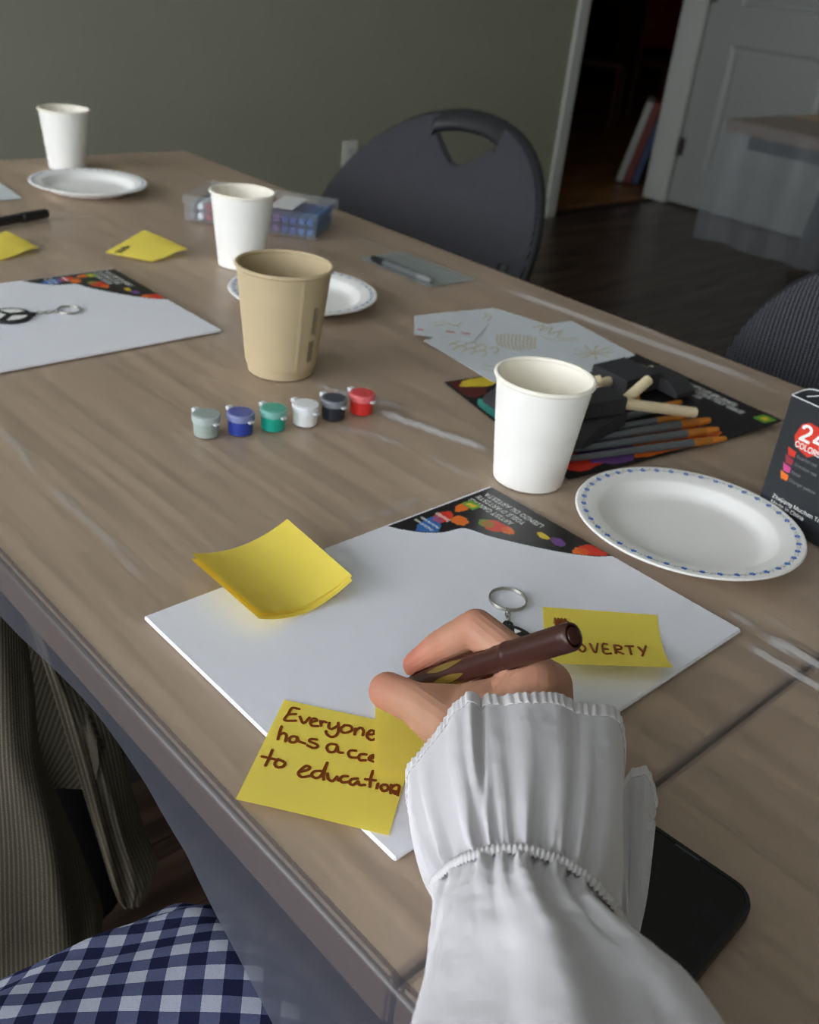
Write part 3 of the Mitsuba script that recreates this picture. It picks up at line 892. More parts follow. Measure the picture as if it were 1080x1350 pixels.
def plate(key, x, y, R, label, z=B, tilt=(0, 0), pattern=True):
    s = R / 0.086
    up = [(0, 0.0022), (0.050, 0.0022), (0.056, 0.0030), (0.0605, 0.0056), (0.0655, 0.0105), (0.0690, 0.0124), (0.0780, 0.0140), (0.0838, 0.0150), (0.0853, 0.0146)]
    dn = [(0.086, 0.0134), (0.0853, 0.0128), (0.0780, 0.0122), (0.0690, 0.0104), (0.0630, 0.0062), (0.0590, 0.0020), (0.053, 0.0000), (0.046, 0.0008), (0, 0.0008)]
    M = trimesh.transformations.rotation_matrix(tilt[0], [1, 0, 0]) @ trimesh.transformations.rotation_matrix(tilt[1], [0, 1, 0])

    def place(m):
        m = m.copy()
        m.apply_scale(s)
        m.apply_transform(M)
        m.apply_translation([x, y, z])
        return m
    put(key + '__dish', place(lathe(up + dn, 128)), 'm_plate', 40)
    if pattern:
        fl, lp = [], []
        n = 41
        for k in range(n):
            a = 2 * math.pi * k / n
            def spot(r, da, rad, col):
                zz = 0.0140 + (r - 0.078) * 0.17
                d = trimesh.creation.cylinder(rad, 0.0002, sections=8)
                d.apply_translation([r * math.cos(a + da), r * math.sin(a + da), zz + 0.0001])
                col.append(d)
            for j in range(5):
                b = 2 * math.pi * j / 5
                spot(0.0798 + 0.0014 * math.cos(b), 0.0014 * math.sin(b) / 0.08, 0.00095, fl)
            for j in range(7):
                b = 2 * math.pi * j / 8
                spot(0.0803 + 0.0013 * math.cos(b), 0.058 + 0.0015 * math.sin(b) / 0.08, 0.00036, lp)
                spot(0.0797 - 0.0013 * math.cos(b), 0.098 + 0.0014 * math.sin(b) / 0.08, 0.00036, lp)
        put(key + '__blue_flower_border', place(cat(fl)), 'm_plate_blue')
        put(key + '__grey_scroll_border', place(cat(lp)), 'm_plate_grey')
    tag(key, label, 'plate')


plate('paper_plate', 0.6150, 0.3070, 0.0860, 'white paper plate with a blue flower border, nearest the viewer beside the black box', B + 0.0016, (-0.015, 0.022))
plate('paper_plate_001', 0.6830, 0.8760, 0.0850, 'white blue-rimmed paper plate half hidden behind the tan cup')
plate('paper_plate_002', 0.7000, 1.4280, 0.0850, 'white paper plate at the far end of the table before the farthest cup')


# ------------------------------------------------------------------ paint pots
def paint_pot(key, px, py, col, label, rot):
    c = at(px, py, B)
    M = lambda m: moved(m, c, rot)
    put(key + '__pot', M(lathe([(0, 0), (0.0096, 0), (0.0102, 0.0006), (0.0108, 0.0120), (0.0108, 0.0126), (0, 0.0126)], 40)), 'm_paint_' + col, 35)
    put(key + '__lid', M(lathe([(0, 0.0126), (0.0110, 0.0122), (0.0117, 0.0126), (0.0119, 0.0172), (0.0113, 0.0182), (0.0100, 0.0184), (0, 0.0184)], 40)), 'm_lid_' + col, 35)
    put(key + '__lid__disc', M(lathe([(0, 0.0183), (0.0098, 0.0183), (0.0096, 0.0187), (0, 0.0188)], 40)), 'm_lidtop_' + col, 35)
    put(key + '__hinge', M(rbox([-0.0030, 0.0108, 0.0150], [0.0030, 0.0158, 0.0192], 0.0009, 8)), 'm_lid_tab', 30)
    put(key + '__tab', M(rbox([-0.0026, -0.0146, 0.0122], [0.0026, -0.0108, 0.0140], 0.0008, 8)), 'm_lid_tab', 30)
    tag(key, label, 'paint pot', 'row of paint pots beside the tan cup')


rot0 = math.radians(8)
for i, (px, py, col, label) in enumerate(((272, 572, 'grey', 'tiny grey-green paint pot with a snap lid, leftmost of the row'), (317, 569, 'blue', 'tiny dark blue paint pot with a snap lid'), (360, 563.5, 'teal', 'tiny teal green paint pot with a snap lid'),
                                          (402, 557.5, 'white', 'tiny white paint pot with a snap lid'), (439, 549.5, 'black', 'tiny black paint pot with a snap lid'), (476, 542.5, 'red', 'tiny red paint pot with a snap lid, rightmost of the row'))):
    paint_pot('paint_pot' + (f'_{i:03d}' if i else ''), px, py, col, label, rot0 + 0.05 * math.sin(i * 3))


# ------------------------------------------------------------------ brush packet and foam brushes
card_px = [(586, 504), (838, 466), (1029, 562), (750, 632)]
kz = B + 0.0008
q = [at(x, y, kz) for x, y in card_px]
Q = lambda u, v, z=0.0: (q[0] * (1 - u) + q[1] * u) * (1 - v) + (q[3] * (1 - u) + q[2] * u) * v + np.array([0, 0, z + 0.010 * max(0, (u - 0.62)) ** 2 * 4 * v])
qpoly = lambda pts, z0, z1: None


def card_patch(pts, z, th=0.00012):                  # a printed patch that follows the card
    g = Polygon(pts).buffer(0)
    m = trimesh.creation.extrude_polygon(g, 1.0, engine='earcut')
    mm = tri(mani(m).refine_to_length(0.6)) if False else m
    v = np.array([Q(a, b, z + c * th) for a, b, c in mm.vertices])
    return trimesh.Trimesh(v, mm.faces, process=False)


n_ = 26
U, V = np.meshgrid(np.linspace(0, 1, n_), np.linspace(0, 1, 14), indexing='ij')
topg = np.array([[Q(a, b, 0.0004) for a, b in zip(ra, rb)] for ra, rb in zip(U, V)])
botg = topg - np.array([0, 0, 0.0006])
ed = []
put('brush_packet__card', cat([grid_mesh(topg), grid_mesh(botg[:, ::-1]), grid_mesh(np.stack([topg[0], botg[0]])), grid_mesh(np.stack([botg[-1], topg[-1]])), grid_mesh(np.stack([botg[:, 0], topg[:, 0]])), grid_mesh(np.stack([topg[:, -1], botg[:, -1]]))]), 'm_label_black', 30)
rp = np.random.default_rng(11)


def art(u, v, ru, rv, m, seed):
    qq = np.random.default_rng(seed)
    t = np.linspace(0, 2 * math.pi, 20, endpoint=False)
    rr = 1 + 0.35 * (qq.random(20) - 0.5)
    pts = [(min(0.985, max(0.012, u + ru * math.cos(k) * r)), min(0.985, max(0.012, v + rv * math.sin(k) * r))) for k, r in zip(t, rr)]
    put('brush_packet__card__art_print', card_patch(pts, 0.00045 + 0.00004 * (seed % 7)), m)


art(0.06, 0.10, 0.07, 0.10, 'm_print_maroon', 1); art(0.14, 0.06, 0.10, 0.05, 'm_print_yellow', 2); art(0.05, 0.36, 0.05, 0.12, 'm_print_teal', 3)
art(0.10, 0.44, 0.07, 0.05, 'm_print_yellow', 4); art(0.10, 0.88, 0.12, 0.10, 'm_print_red', 5); art(0.24, 0.86, 0.12, 0.12, 'm_print_purple', 6)
art(0.50, 0.91, 0.22, 0.09, 'm_print_orange', 7); art(0.56, 0.90, 0.10, 0.05, 'm_print_purple', 8); art(0.30, 0.62, 0.12, 0.08, 'm_print_orange', 9)
art(0.42, 0.52, 0.12, 0.10, 'm_print_purple', 10); art(0.70, 0.26, 0.13, 0.07, 'm_print_orange', 12); art(0.20, 0.30, 0.09, 0.09, 'm_print_blue', 13); art(0.52, 0.12, 0.1, 0.08, 'm_print_orange', 14)
# lettering along the far right edge
tx = (q[2] - q[1]) / np.linalg.norm(q[2] - q[1])
ty = np.cross([0, 0, 1.0], tx)
for j, (s, off, wd, st) in enumerate((('ASSORTED ALL PURPOSE BRUSHES', 0.0165, 0.118, 0.036), ('ASSORTIMENT DE PINCEAUX TOUT USAGE', 0.0250, 0.128, 0.042), ('SURTIDO DE PINCELES', 0.0335, 0.074, 0.050))):
    o = q[1] + tx * st - ty * off + np.array([0, 0, 0.0])
    m = text_on(s, 0.0060, o, tx, ty, 0.00015, wd)
    v = np.array(m.vertices)
    # follow the card's curl
    inv = np.linalg.inv(np.column_stack([(q[1] - q[0])[:2], (q[3] - q[0])[:2]]))
    uv_ = (v[:, :2] - q[0][:2]) @ inv.T
    v[:, 2] += 0.010 * np.maximum(0, uv_[:, 0] - 0.62) ** 2 * 4 * np.clip(uv_[:, 1], 0, 1) + 0.0006
    put('brush_packet__card__lettering', trimesh.Trimesh(v, m.faces, process=False), 'm_print_white')
put('brush_packet__card__logo', card_patch([(0.93, 0.90), (0.985, 0.91), (0.985, 0.985), (0.93, 0.975)], 0.0006), 'm_print_green')
put('brush_packet__card__logo_mark', card_patch([(0.945, 0.925), (0.972, 0.93), (0.968, 0.965), (0.945, 0.96)], 0.00075), 'm_print_yellow')
tag('brush_packet', 'black printed paintbrush card lying flat on the table behind the nearest cup', 'brush packet')

# thin brushes lying on the card
for i, (a, b, w) in enumerate((((957, 578), (742, 606), 1.0), ((947, 566), (745, 594), 1.1), ((936, 554), (756, 583), 1.25), ((906, 549), (752, 573), 1.0), ((842, 524), (770, 548), 1.0), ((830, 507), (716, 512), 0.9), ((898, 530), (800, 556), 1.0))):
    zc = B + 0.0052 + 0.0004 * (i % 2)
    A, Bp = at(*a, zc + 0.002), at(*b, zc)
    d = (Bp - A) / np.linalg.norm(Bp - A)
    key = 'paint_brush' + (f'_{i:03d}' if i else '')
    n1, n2 = A + d * 0.016, A + d * 0.038
    put(key + '__handle', rod(n2, Bp, 0.0036 * w, 0.0028 * w, 12), 'm_brush_handle', 35)
    put(key + '__ferrule', rod(n1, n2, 0.0034 * w, 0.0037 * w, 12), 'm_brush_ferrule', 35)
    put(key + '__bristles', rod(A, n1, 0.0022 * w, 0.0033 * w, 12, 0.0006), 'm_brush_bristle', 35)
    tag(key, ('thin grey-handled paintbrush with golden bristles, nearest the plate', 'second thin grey-handled paintbrush from the plate', 'third thin grey-handled paintbrush from the plate, the thickest', 'thin grey paintbrush beside the long wooden dowel, fourth from the plate',
              'thin paintbrush under the foam brushes, mostly hidden', 'thin paintbrush farthest from the plate, beside the paper sheets', 'thin paintbrush whose golden bristles show just behind the long pale dowel')[i], 'paintbrush', 'thin paintbrushes on the black card')


def foam_brush(key, tip_px, base_px, zc, end_px, zend, w, th, label):
    a, b = at(*tip_px, zc), at(*base_px, zc)          # foam head from chisel tip to base
    d = (b - a) / np.linalg.norm(b - a)
    L = np.linalg.norm(b - a)
    y = np.cross([0, 0, 1.0], d)
    y /= np.linalg.norm(y)
    z = np.cross(d, y)
    pts = []
    for s, h in ((0, 0.30), (0.30, 1.0), (1.0, 1.0)):
        for sy in (-1, 1):
            pts += [(s * L, sy * w / 2, -th / 2 + (0.0 if s else 0.0)), (s * L, sy * w / 2, -th / 2 + th * h)]
    head = trimesh.convex.convex_hull(np.array(pts))
    hm = m3.Manifold.batch_hull([m3.Manifold.sphere(0.0012, 8).translate(list(map(float, p))) for p in pts])
    put(key + '__foam_head', framed(tri(hm), a, d, y, z), 'm_foam', 30)
    e = at(*end_px, zend)
    put(key + '__handle', rod(b - d * 0.012, e, 0.0050, 0.0050, 18, 0.001), 'm_dowel', 35)
    tag(key, label, 'foam brush', 'foam brushes on the black card')


foam_brush('foam_brush', (744, 536), (812, 527), B + 0.035, (917, 544), B + 0.020, 0.026, 0.013, 'black foam brush whose long pale dowel points right, towards the black box')
foam_brush('foam_brush_001', (752, 575), (808, 545), B + 0.018, (856, 500), B + 0.044, 0.026, 0.012, 'black foam brush lying lowest, its short pale dowel pointing up and away')
foam_brush('foam_brush_002', (860, 488), (803, 502), B + 0.015, (786, 508), B + 0.015, 0.044, 0.016, 'widest black foam brush head, lying on top beside the paper sheets')
foam_brush('foam_brush_003', (650, 528), (700, 520), B + 0.017, (793, 501), B + 0.036, 0.026, 0.012, 'black foam brush behind the nearest cup, only the end of its pale dowel showing')
foam_brush('foam_brush_004', (905, 515), (858, 492), B + 0.012, (842, 486), B + 0.012, 0.026, 0.011, 'black foam brush head at the far edge of the card, under the widest one')

# ------------------------------------------------------------------ white stencil sheets
SH = (([(546, 417), (594, 411), (641, 431), (622, 452), (546, 441)], 'smallest white stencil sheet at the left end of the pile, with a reddish print', 5),
      ([(592, 412), (652, 406), (672, 420), (640, 441), (612, 436)], 'white stencil sheet at the back of the pile', 1),
      ([(558, 449), (652, 424), (738, 468), (722, 494), (650, 504)], 'white stencil sheet at the front of the pile, reaching to the cup', 2),
      ([(655, 407), (722, 428), (770, 470), (735, 494), (636, 440)], 'white stencil sheet in the middle of the pile with a round tan print', 3),
      ([(698, 431), (754, 423), (838, 468), (776, 492), (742, 470)], 'white stencil sheet at the right end of the pile, by the foam brushes', 4))
for i, (pts, label, kind) in enumerate(SH):
    z = B + 0.0004 + 0.00045 * (i if i != 0 else 5)
    key = 'stencil_sheet' + (f'_{i:03d}' if i else '')
    put(key, slab(poly_px(pts, z), z, z + 0.00025), 'm_stencil')
    zz = z + 0.00027
    A = lambda pl_: [at(x, y, zz)[:2] for x, y in pl_]
    qr = np.random.default_rng(50 + i)
    ls = []
    if kind == 5:
        ls = [A([(570, 426), (585, 424), (600, 429), (609, 426)]), A([(574, 430), (590, 427), (606, 431)])]
        put(key + '__red_print', strokes_mesh([A([(590, 437), (597, 438)]), A([(610, 439), (618, 440)]), A([(552, 434), (557, 435)])], 0.0022, zz), 'm_stencil_red')
    elif kind == 1:
        for k in range(4):
            x0 = 634 + 6 * k
            ls.append(A([(x0, 411 + 3 * k), (x0 + 8, 415 + 3 * k), (x0 + 3, 420 + 3 * k)]))
    elif kind == 2:
        for k in range(9):
            x0, y0_ = 588 + 14 * (k % 5) + 4 * qr.random(), 452 + 7 * (k // 5) + 3 * (k % 5) - 4
            ls.append(A([(x0, y0_), (x0 + 6, y0_ - 3), (x0 + 11, y0_ + 2), (x0 + 5, y0_ + 6)]))
        ls += [A([(638, 480), (652, 484), (660, 479)]), A([(636, 487), (650, 489)])]
    elif kind == 3:
        for k in range(11):
            ls.append(A([(656 + 5 * k, 441 + 0.4 * k - 2 * math.sin(k * 0.3)), (655 + 5 * k, 449 + 0.9 * k), (658 + 5 * k, 460 + 0.4 * k - (5 - k) ** 2 * 0.2)]))
    else:
        ls = [A([(703, 432), (718, 429), (712, 436), (728, 431), (724, 440), (741, 436), (736, 445), (762, 446)]), A([(714, 444), (735, 449), (764, 449)])]
        for k in range(9):
            a = 2 * math.pi * k / 9
            ls.append(A([(783, 466), (783 + 22 * math.cos(a), 464 + 8 * math.sin(a))]))
            ls.append(A([(783 + 22 * math.cos(a), 464 + 8 * math.sin(a)), (783 + 26 * math.cos(a + 0.1), 464 + 9 * math.sin(a + 0.1))]))
    put(key + '__print', strokes_mesh(ls, 0.0009, zz), 'm_stencil_print')
    tag(key, label, 'paper sheet', 'pile of white stencil sheets')

# ------------------------------------------------------------------ pouch with pen, marker case, small far things
z = B + 0.0006
put('plastic_pouch', slab(poly_px([(474, 340), (530, 331), (628, 368), (566, 379)], z), z, z + 0.0003), 'm_pouch')
tag('plastic_pouch', 'flat clear plastic sleeve under the grey pen at the table edge before the chair', 'plastic sleeve')
pa, pb = at(491, 340, B + 0.006), at(569, 371, B + 0.006)
dp = (pb - pa) / np.linalg.norm(pb - pa)
Lp = np.linalg.norm(pb - pa)
put('grey_pen__barrel', rod(pa + dp * Lp * 0.22, pb - dp * Lp * 0.22, 0.0052, sides=16), 'm_brush_handle', 35)
put('grey_pen__cap', rod(pa, pa + dp * Lp * 0.22, 0.0036, 0.0050, 16, 0.0006), 'm_dark_steel', 35)
put('grey_pen__end', rod(pb - dp * Lp * 0.22, pb, 0.0050, 0.0038, 16, 0.0006), 'm_print_grey', 35)
tag('grey_pen', 'grey pen lying on the clear plastic sleeve in front of the round-backed chair', 'pen')

c0, c1 = at(243, 291, B), at(416, 318, B)            # near bottom edge of the clear case
ux = (c1 - c0) / np.linalg.norm(c1 - c0)
uy = np.cross([0, 0, 1.0], ux)
LC, WC, HC = np.linalg.norm(c1 - c0), 0.105, 0.036
cf = lambda m: framed(m, c0 + np.array([0, 0, 0.0006]), ux, uy, [0, 0, 1])
t_ = 0.0012
put('marker_case__tray', cf(cat([box([0, 0, 0], [LC, WC, t_]), box([0, 0, t_], [LC, t_, HC * 0.62]), box([0, WC - t_, t_], [LC, WC, HC * 0.62]), box([0, t_, t_], [t_, WC - t_, HC * 0.62]), box([LC - t_, t_, t_], [LC, WC - t_, HC * 0.62])])), 'm_case_clear')
put('marker_case__lid', cf(cat([box([-0.001, -0.001, HC - t_], [LC + 0.001, WC + 0.001, HC]), box([-0.001, -0.002, HC * 0.66], [LC + 0.001, -0.0008, HC - t_]), box([-0.001, WC, HC * 0.66], [LC + 0.001, WC + 0.0012, HC - t_]), box([-0.0022, 0, HC * 0.66], [-0.001, WC, HC - t_]), box([LC + 0.001, 0, HC * 0.66], [LC + 0.0022, WC, HC - t_])])), 'm_case_clear')
put('marker_case__paper_insert', cf(box([LC * 0.62, 0.012, HC - 0.0024], [LC * 0.80, WC * 0.8, HC - 0.0016])), 'm_print_white')
tag('marker_case', 'clear plastic case of coloured markers behind the second white cup', 'marker case')
mc = ['m_print_grey', 'm_stencil', 'm_print_crimson', 'm_stencil', 'm_print_grey', 'm_print_crimson', 'm_stencil', 'm_print_crimson', 'm_print_crimson', 'm_print_purple', 'm_print_purple', 'm_paint_blue', 'm_paint_blue', 'm_print_blue', 'm_print_blue']
names = {'m_print_grey': 'grey', 'm_stencil': 'white', 'm_print_crimson': 'crimson', 'm_print_purple': 'purple', 'm_paint_blue': 'dark blue', 'm_print_blue': 'bright blue'}
cnt = {}
pitch = (LC - 0.008) / len(mc)
for i, mm_ in enumerate(mc):
    for lay in (0, 1):
        x = 0.004 + pitch * (i + 0.5)
        zc = 0.0075 + 0.0135 * lay
        key = 'case_marker' + (f'_{2 * i + lay:03d}' if 2 * i + lay else '')
        put(key + '__barrel', cf(rod([x, 0.030, zc], [x, WC - 0.006, zc], pitch * 0.46, sides=12)), mm_, 35)
        put(key + '__cap', cf(rod([x, 0.005, zc], [x, 0.034, zc], pitch * 0.40, pitch * 0.48, 12, 0.0008)), mm_, 35)
        tag(key, f'{names[mm_]} marker lying in the clear case behind the second white cup', 'marker', f'{names[mm_]} markers in the clear case')

pa, pb = at(62, 281, B + 0.0072), at(-40, 300, B + 0.0072)
dp = (pb - pa) / np.linalg.norm(pb - pa)
put('black_marker__cap', rod(pa, pa + dp * 0.042, 0.0062, 0.0068, 20, 0.0012), 'm_black_plastic', 35)
put('black_marker__barrel', rod(pa + dp * 0.042, pa + dp * 0.135, 0.0062, 0.0060, 20, 0.001), 'm_black_plastic', 35)
tag('black_marker', 'black marker lying at the left edge of the photo above the yellow note', 'marker')
z = B + 0.0003
put('paper_sheet', slab(poly_px([(-60, 246), (-2, 240), (30, 262), (-60, 268)], z), z, z + 0.0006), 'm_stencil')
tag('paper_sheet', 'white paper corner at the left edge of the photo beside the farthest plate', 'paper sheet')

# ------------------------------------------------------------------ black box of colours
b0, b1 = np.array([0.7024, 0.2969, B]), np.array([0.6955, 0.2495, B])
bx = b1 - b0
bx /= np.linalg.norm(bx)
bx[2] = 0
bin_ = np.cross([0, 0, 1.0], bx)                      # into the box, away from the viewer
if bin_[0] < 0:
    bin_ = -bin_
BH, BW, BD = 0.1015, 0.105, 0.045
bz = np.array([0, 0, 1.0])


def bf(m):
    m = m.copy()
    M = np.eye(4)
    M[:3, 0], M[:3, 1], M[:3, 2], M[:3, 3] = bx, bin_, bz, b0
    m.apply_transform(M)
    if np.linalg.det(M[:3, :3]) < 0:
        m.invert()
    return m


t_ = 0.0008
put('colours_box__carton', bf(cat([box([0, 0, 0], [BW, t_, BH]), box([0, BD - t_, 0], [BW, BD, BH]), box([0, t_, 0], [t_, BD - t_, BH]), box([BW - t_, t_, 0], [BW, BD - t_, BH]), box([t_, t_, 0], [BW - t_, BD - t_, t_])])), 'm_box_black')
fl = np.array([[[0.001, 0.002, BH], [BW, 0.002, BH]], [[0.001, 0.016, BH + 0.0035], [BW, 0.016, BH + 0.006]], [[0.003, 0.030, BH + 0.004], [BW - 0.002, 0.030, BH + 0.009]]])
put('colours_box__flap', bf(grid_mesh(fl)), 'm_box_black')
put('colours_box__worn_edge', bf(cat([tube(smooth_line([[0.0, 0, BH], [0.03, -0.0002, BH + 0.0002], [BW, 0, BH]], 4), 0.0006, 6), tube(smooth_line([[0.0, 0.001, BH], [0.004, 0.014, BH + 0.004], [0.016, 0.020, BH + 0.0045], [0.03, 0.026, BH + 0.003]], 5), 0.0007, 6), tube(smooth_line([[0.010, 0.004, BH + 0.002], [0.02, 0.012, BH + 0.005], [0.034, 0.014, BH + 0.004]], 5), 0.0006, 6)])), 'm_box_edge', True)


def face(pts):                                        # a flat print on the front face: (along, up)
    g = Polygon(pts).buffer(0)
    m = trimesh.creation.extrude_polygon(g, 0.0002, engine='earcut')
    v = np.array(m.vertices)
    return bf(trimesh.Trimesh(np.column_stack([v[:, 0], -v[:, 2], v[:, 1]]), m.faces, process=False))


def face_text(s, h, a, b, width=None, bold=False, slope=0.0):
    m = meshkit.text_mesh(s, h, 0.00015, bold)
    if width:
        m.apply_scale([width / m.extents[0], 1, 1])
    v = np.array(m.vertices)
    return bf(trimesh.Trimesh(np.column_stack([v[:, 0] + a, -v[:, 2] - 0.0002, v[:, 1] + b + slope * v[:, 0]]), m.faces, process=False))


bu = np.random.default_rng(4)
tt = np.linspace(0, 2 * math.pi, 13, endpoint=False)
put('colours_box__red_splash', face([(0.0265 + 0.0125 * math.cos(a) * (0.9 + 0.25 * bu.random()), 0.0755 + 0.0125 * math.sin(a) * (0.9 + 0.25 * bu.random())) for a in tt]), 'm_print_red')
put('colours_box__lettering', face_text('24', 0.0130, 0.0150, 0.0720, 0.0225, True), 'm_print_white')
put('colours_box__lettering', face_text('COLORS', 0.0046, 0.0150, 0.0655, 0.0225, True), 'm_print_white')
for j, (m, s) in enumerate((('m_print_red', 'Scarlet red'), ('m_print_crimson', 'Crimson red'), ('m_print_pink', 'Rose'), ('m_print_orange', 'Orange yellow'))):
    zz, xx = 0.0565 - 0.0068 * j, 0.0125
    put('colours_box__swatch', face([(xx, zz), (xx + 0.0058, zz), (xx + 0.0058, zz + 0.0048), (xx - 0.002, zz + 0.0062)]), m)
    put('colours_box__lettering', face_text(s, 0.0026, xx + 0.0072, zz + 0.001, None), 'm_print_grey')
put('colours_box__lettering', face_text('Zhejiang Muchen Trading', 0.0034, 0.0105, 0.0180, None), 'm_print_white')
put('colours_box__lettering', face_text('Made in China', 0.0034, 0.0105, 0.0128, None), 'm_print_white')
tag('colours_box', 'black open-topped box reading 24 COLORS at the right edge behind the plate', 'box')

# ------------------------------------------------------------------ phone
pc, pr = np.array([0.2715, 0.1215]), math.radians(4)
PL, PW, PT = 0.151, 0.073, 0.0088


def rr(w, h, r):
    return Polygon([(-w / 2 + r, -h / 2 + r), (w / 2 - r, -h / 2 + r), (w / 2 - r, h / 2 - r), (-w / 2 + r, h / 2 - r)]).buffer(r, quad_segs=10)


pm = lambda m: moved(m, (pc[0], pc[1], B + 0.0002), pr)
hull = m3.Manifold.batch_hull([mani(trimesh.creation.extrude_polygon(rr(PL - 2 * i_, PW - 2 * i_, 0.0125 - i_), 0.0001, engine='earcut')).translate([0, 0, z_]) for i_, z_ in ((0.0012, 0.0), (0.0, 0.0016), (0.0, PT - 0.0014), (0.0008, PT - 0.0001))])
put('phone__case', pm(tri(hull)), 'm_phone_case', 30)
lip = rr(PL - 0.0016, PW - 0.0016, 0.0117).difference(rr(PL - 0.0056, PW - 0.0056, 0.0097))
put('phone__rim', pm(slab(lip, PT, PT + 0.0007)), 'm_phone_case', False)
put('phone__screen', pm(slab(rr(PL - 0.0060, PW - 0.0060, 0.0095), PT, PT + 0.0003)), 'm_phone_glass', False)
put('phone__speaker_slot', pm(slab(affinity.translate(rr(0.0012, 0.0130, 0.0005), PL / 2 - 0.0032, 0.0), PT + 0.0003, PT + 0.0005)), 'm_phone_rim', False)
tag('phone', 'black phone in a dark case lying face up under the white sleeve', 'phone')


# ------------------------------------------------------------------ keychains
def keychain(key, ring_c, ring_r, link_dir, disc_c, disc_r, z, label, tilt=0.0):
    t = np.linspace(0, 2 * math.pi, 48, endpoint=False)
    rc = np.array([ring_c[0], ring_c[1], z + 0.0011])
    put(key + '__ring', cat([tube(np.column_stack([rc[0] + ring_r * np.cos(t), rc[1] + ring_r * np.sin(t), rc[2] + k * 0.0011 + 0 * t]), 0.00065, 8, closed=True) for k in (0, 1)]), 'm_steel', True)
    dc = np.array([disc_c[0], disc_c[1], z])
    v = dc - rc
    v[2] = 0
    L = np.linalg.norm(v)
    v /= L
    a, b = ring_r - 0.001, L - disc_r - 0.0015
    nl = max(2, int(round((b - a) / 0.0045)))
    ms = []
    n = np.cross(v, [0, 0, 1.0])
    for k in range(nl):
        c = rc + v * (a + (b - a) * (k + 0.5) / nl)
        w = n if k % 2 else n * 0.7 + np.array([0, 0, 0.7])
        hl = (b - a) / nl * 0.66
        ms.append(tube(np.array([c + v * hl * math.cos(q_) + w * 0.0016 * math.sin(q_) + [0, 0, 0.0006] for q_ in np.linspace(0, 2 * math.pi, 16, endpoint=False)]), 0.00045, 6, closed=True))
    put(key + '__chain', cat(ms), 'm_steel', True)
    put(key + '__eyelet', moved(lathe([(0.0012, 0), (0.0034, 0), (0.0034, 0.0022), (0.0012, 0.0022), (0.0012, 0)], 20), dc - v * (disc_r + 0.0012)), 'm_black_rubber', 30)
    put(key + '__disc', moved(lathe([(0, 0), (disc_r - 0.0006, 0), (disc_r, 0.0006), (disc_r, 0.0026), (disc_r - 0.0006, 0.0032), (0, 0.0032)], 48), dc), 'm_black_rubber', 30)
    return dc, v


k1 = at(669.5, 792.5, CZ)
kd = at(686, 855, CZ)
dc, v = keychain('keychain', k1[:2], 0.0122, None, at(669, 851, CZ)[:2], 0.0182, CZ, '')
st = []
for k in range(6):
    a = 2 * math.pi * k / 6 + 0.3
    st.append(affinity.translate(Polygon([(0.0145 * math.cos(a + 0.16), 0.0145 * math.sin(a + 0.16)), (0.0145 * math.cos(a - 0.16), 0.0145 * math.sin(a - 0.16)), (0.009 * math.cos(a), 0.009 * math.sin(a))]), dc[0], dc[1]))
put('keychain__white_pattern', slab(unary_union(st), CZ + 0.0032, CZ + 0.0034), 'm_print_white')
tag('keychain', 'black round keychain with a steel ring on the canvas, mostly behind the writing hand', 'keychain')
k2 = at(91, 410.5, CZ)
d2 = at(14, 418.5, CZ)
dc, v = keychain('keychain_001', k2[:2], 0.0115, None, d2[:2], 0.0205, CZ, '')
st = [affinity.translate(Polygon([(0.0165 * math.cos(a), 0.0165 * math.sin(a)) for a in np.linspace(a0, a0 + w_, 14)] + [(0.004 * math.cos(a0 + w_ / 2), 0.004 * math.sin(a0 + w_ / 2))]), dc[0], dc[1]) for a0, w_ in ((0.2, 1.6), (2.15, 1.5), (4.1, 1.6))]
put('keychain_001__white_pattern', slab(unary_union(st), CZ + 0.0032, CZ + 0.0034), 'm_print_white')
tag('keychain_001', 'black and white round keychain with chain and ring on the left canvas board', 'keychain')

# ------------------------------------------------------------------ the brown marker in the hand
TIP = at(507, 914, NZ + 0.0010)
CAPD = ray(757, 838)
CAPD = CAPD / np.linalg.norm(CAPD)
CAP = EYE + CAPD * 0.464
pdir = (CAP - TIP) / np.linalg.norm(CAP - TIP)
PLEN = np.linalg.norm(CAP - TIP)


def pen_part(prof, n=40):
    x = np.cross(pdir, [0, 0, 1.0])
    x /= np.linalg.norm(x)
    return framed(lathe(prof, n), TIP, x, np.cross(pdir, x), pdir)


put('brown_marker__nib', pen_part([(0, 0), (0.0012, 0.0004), (0.0022, 0.006), (0, 0.006)], 16), 'm_marker_dark', 35)
put('brown_marker__barrel', pen_part([(0, 0.0055), (0.0024, 0.0055), (0.0036, 0.013), (0.0040, 0.020), (0.0057, 0.030), (0.0060, 0.034), (0.0062, 0.098), (0, 0.098)]), 'm_marker_brown', 35)
ce = PLEN
put('brown_marker__cap', pen_part([(0.0060, 0.0955), (0.0067, 0.0957), (0.0072, 0.0972), (0.0072, 0.0990), (0.0068, 0.1000), (0.0071, ce - 0.006), (0.0070, ce - 0.0020), (0.0063, ce - 0.0004), (0.0058, ce), (0.0053, ce - 0.0006), (0.0052, ce - 0.0034), (0, ce - 0.0034)]), 'm_marker_brown', 30)
put('brown_marker__cap__end_plug', pen_part([(0, ce - 0.0030), (0.0045, ce - 0.0030), (0.0045, ce - 0.0008), (0.0040, ce + 0.0002), (0.0020, ce + 0.0005), (0.0012, ce + 0.0004), (0, ce + 0.0009)], 30), 'm_marker_dark', 35)
xh = np.cross(pdir, [0, 0, 1.0])
xh /= np.linalg.norm(xh)
yh = np.cross(pdir, xh)
if yh[2] < 0:
    yh = -yh
to_eye = EYE - (TIP + pdir * 0.05)
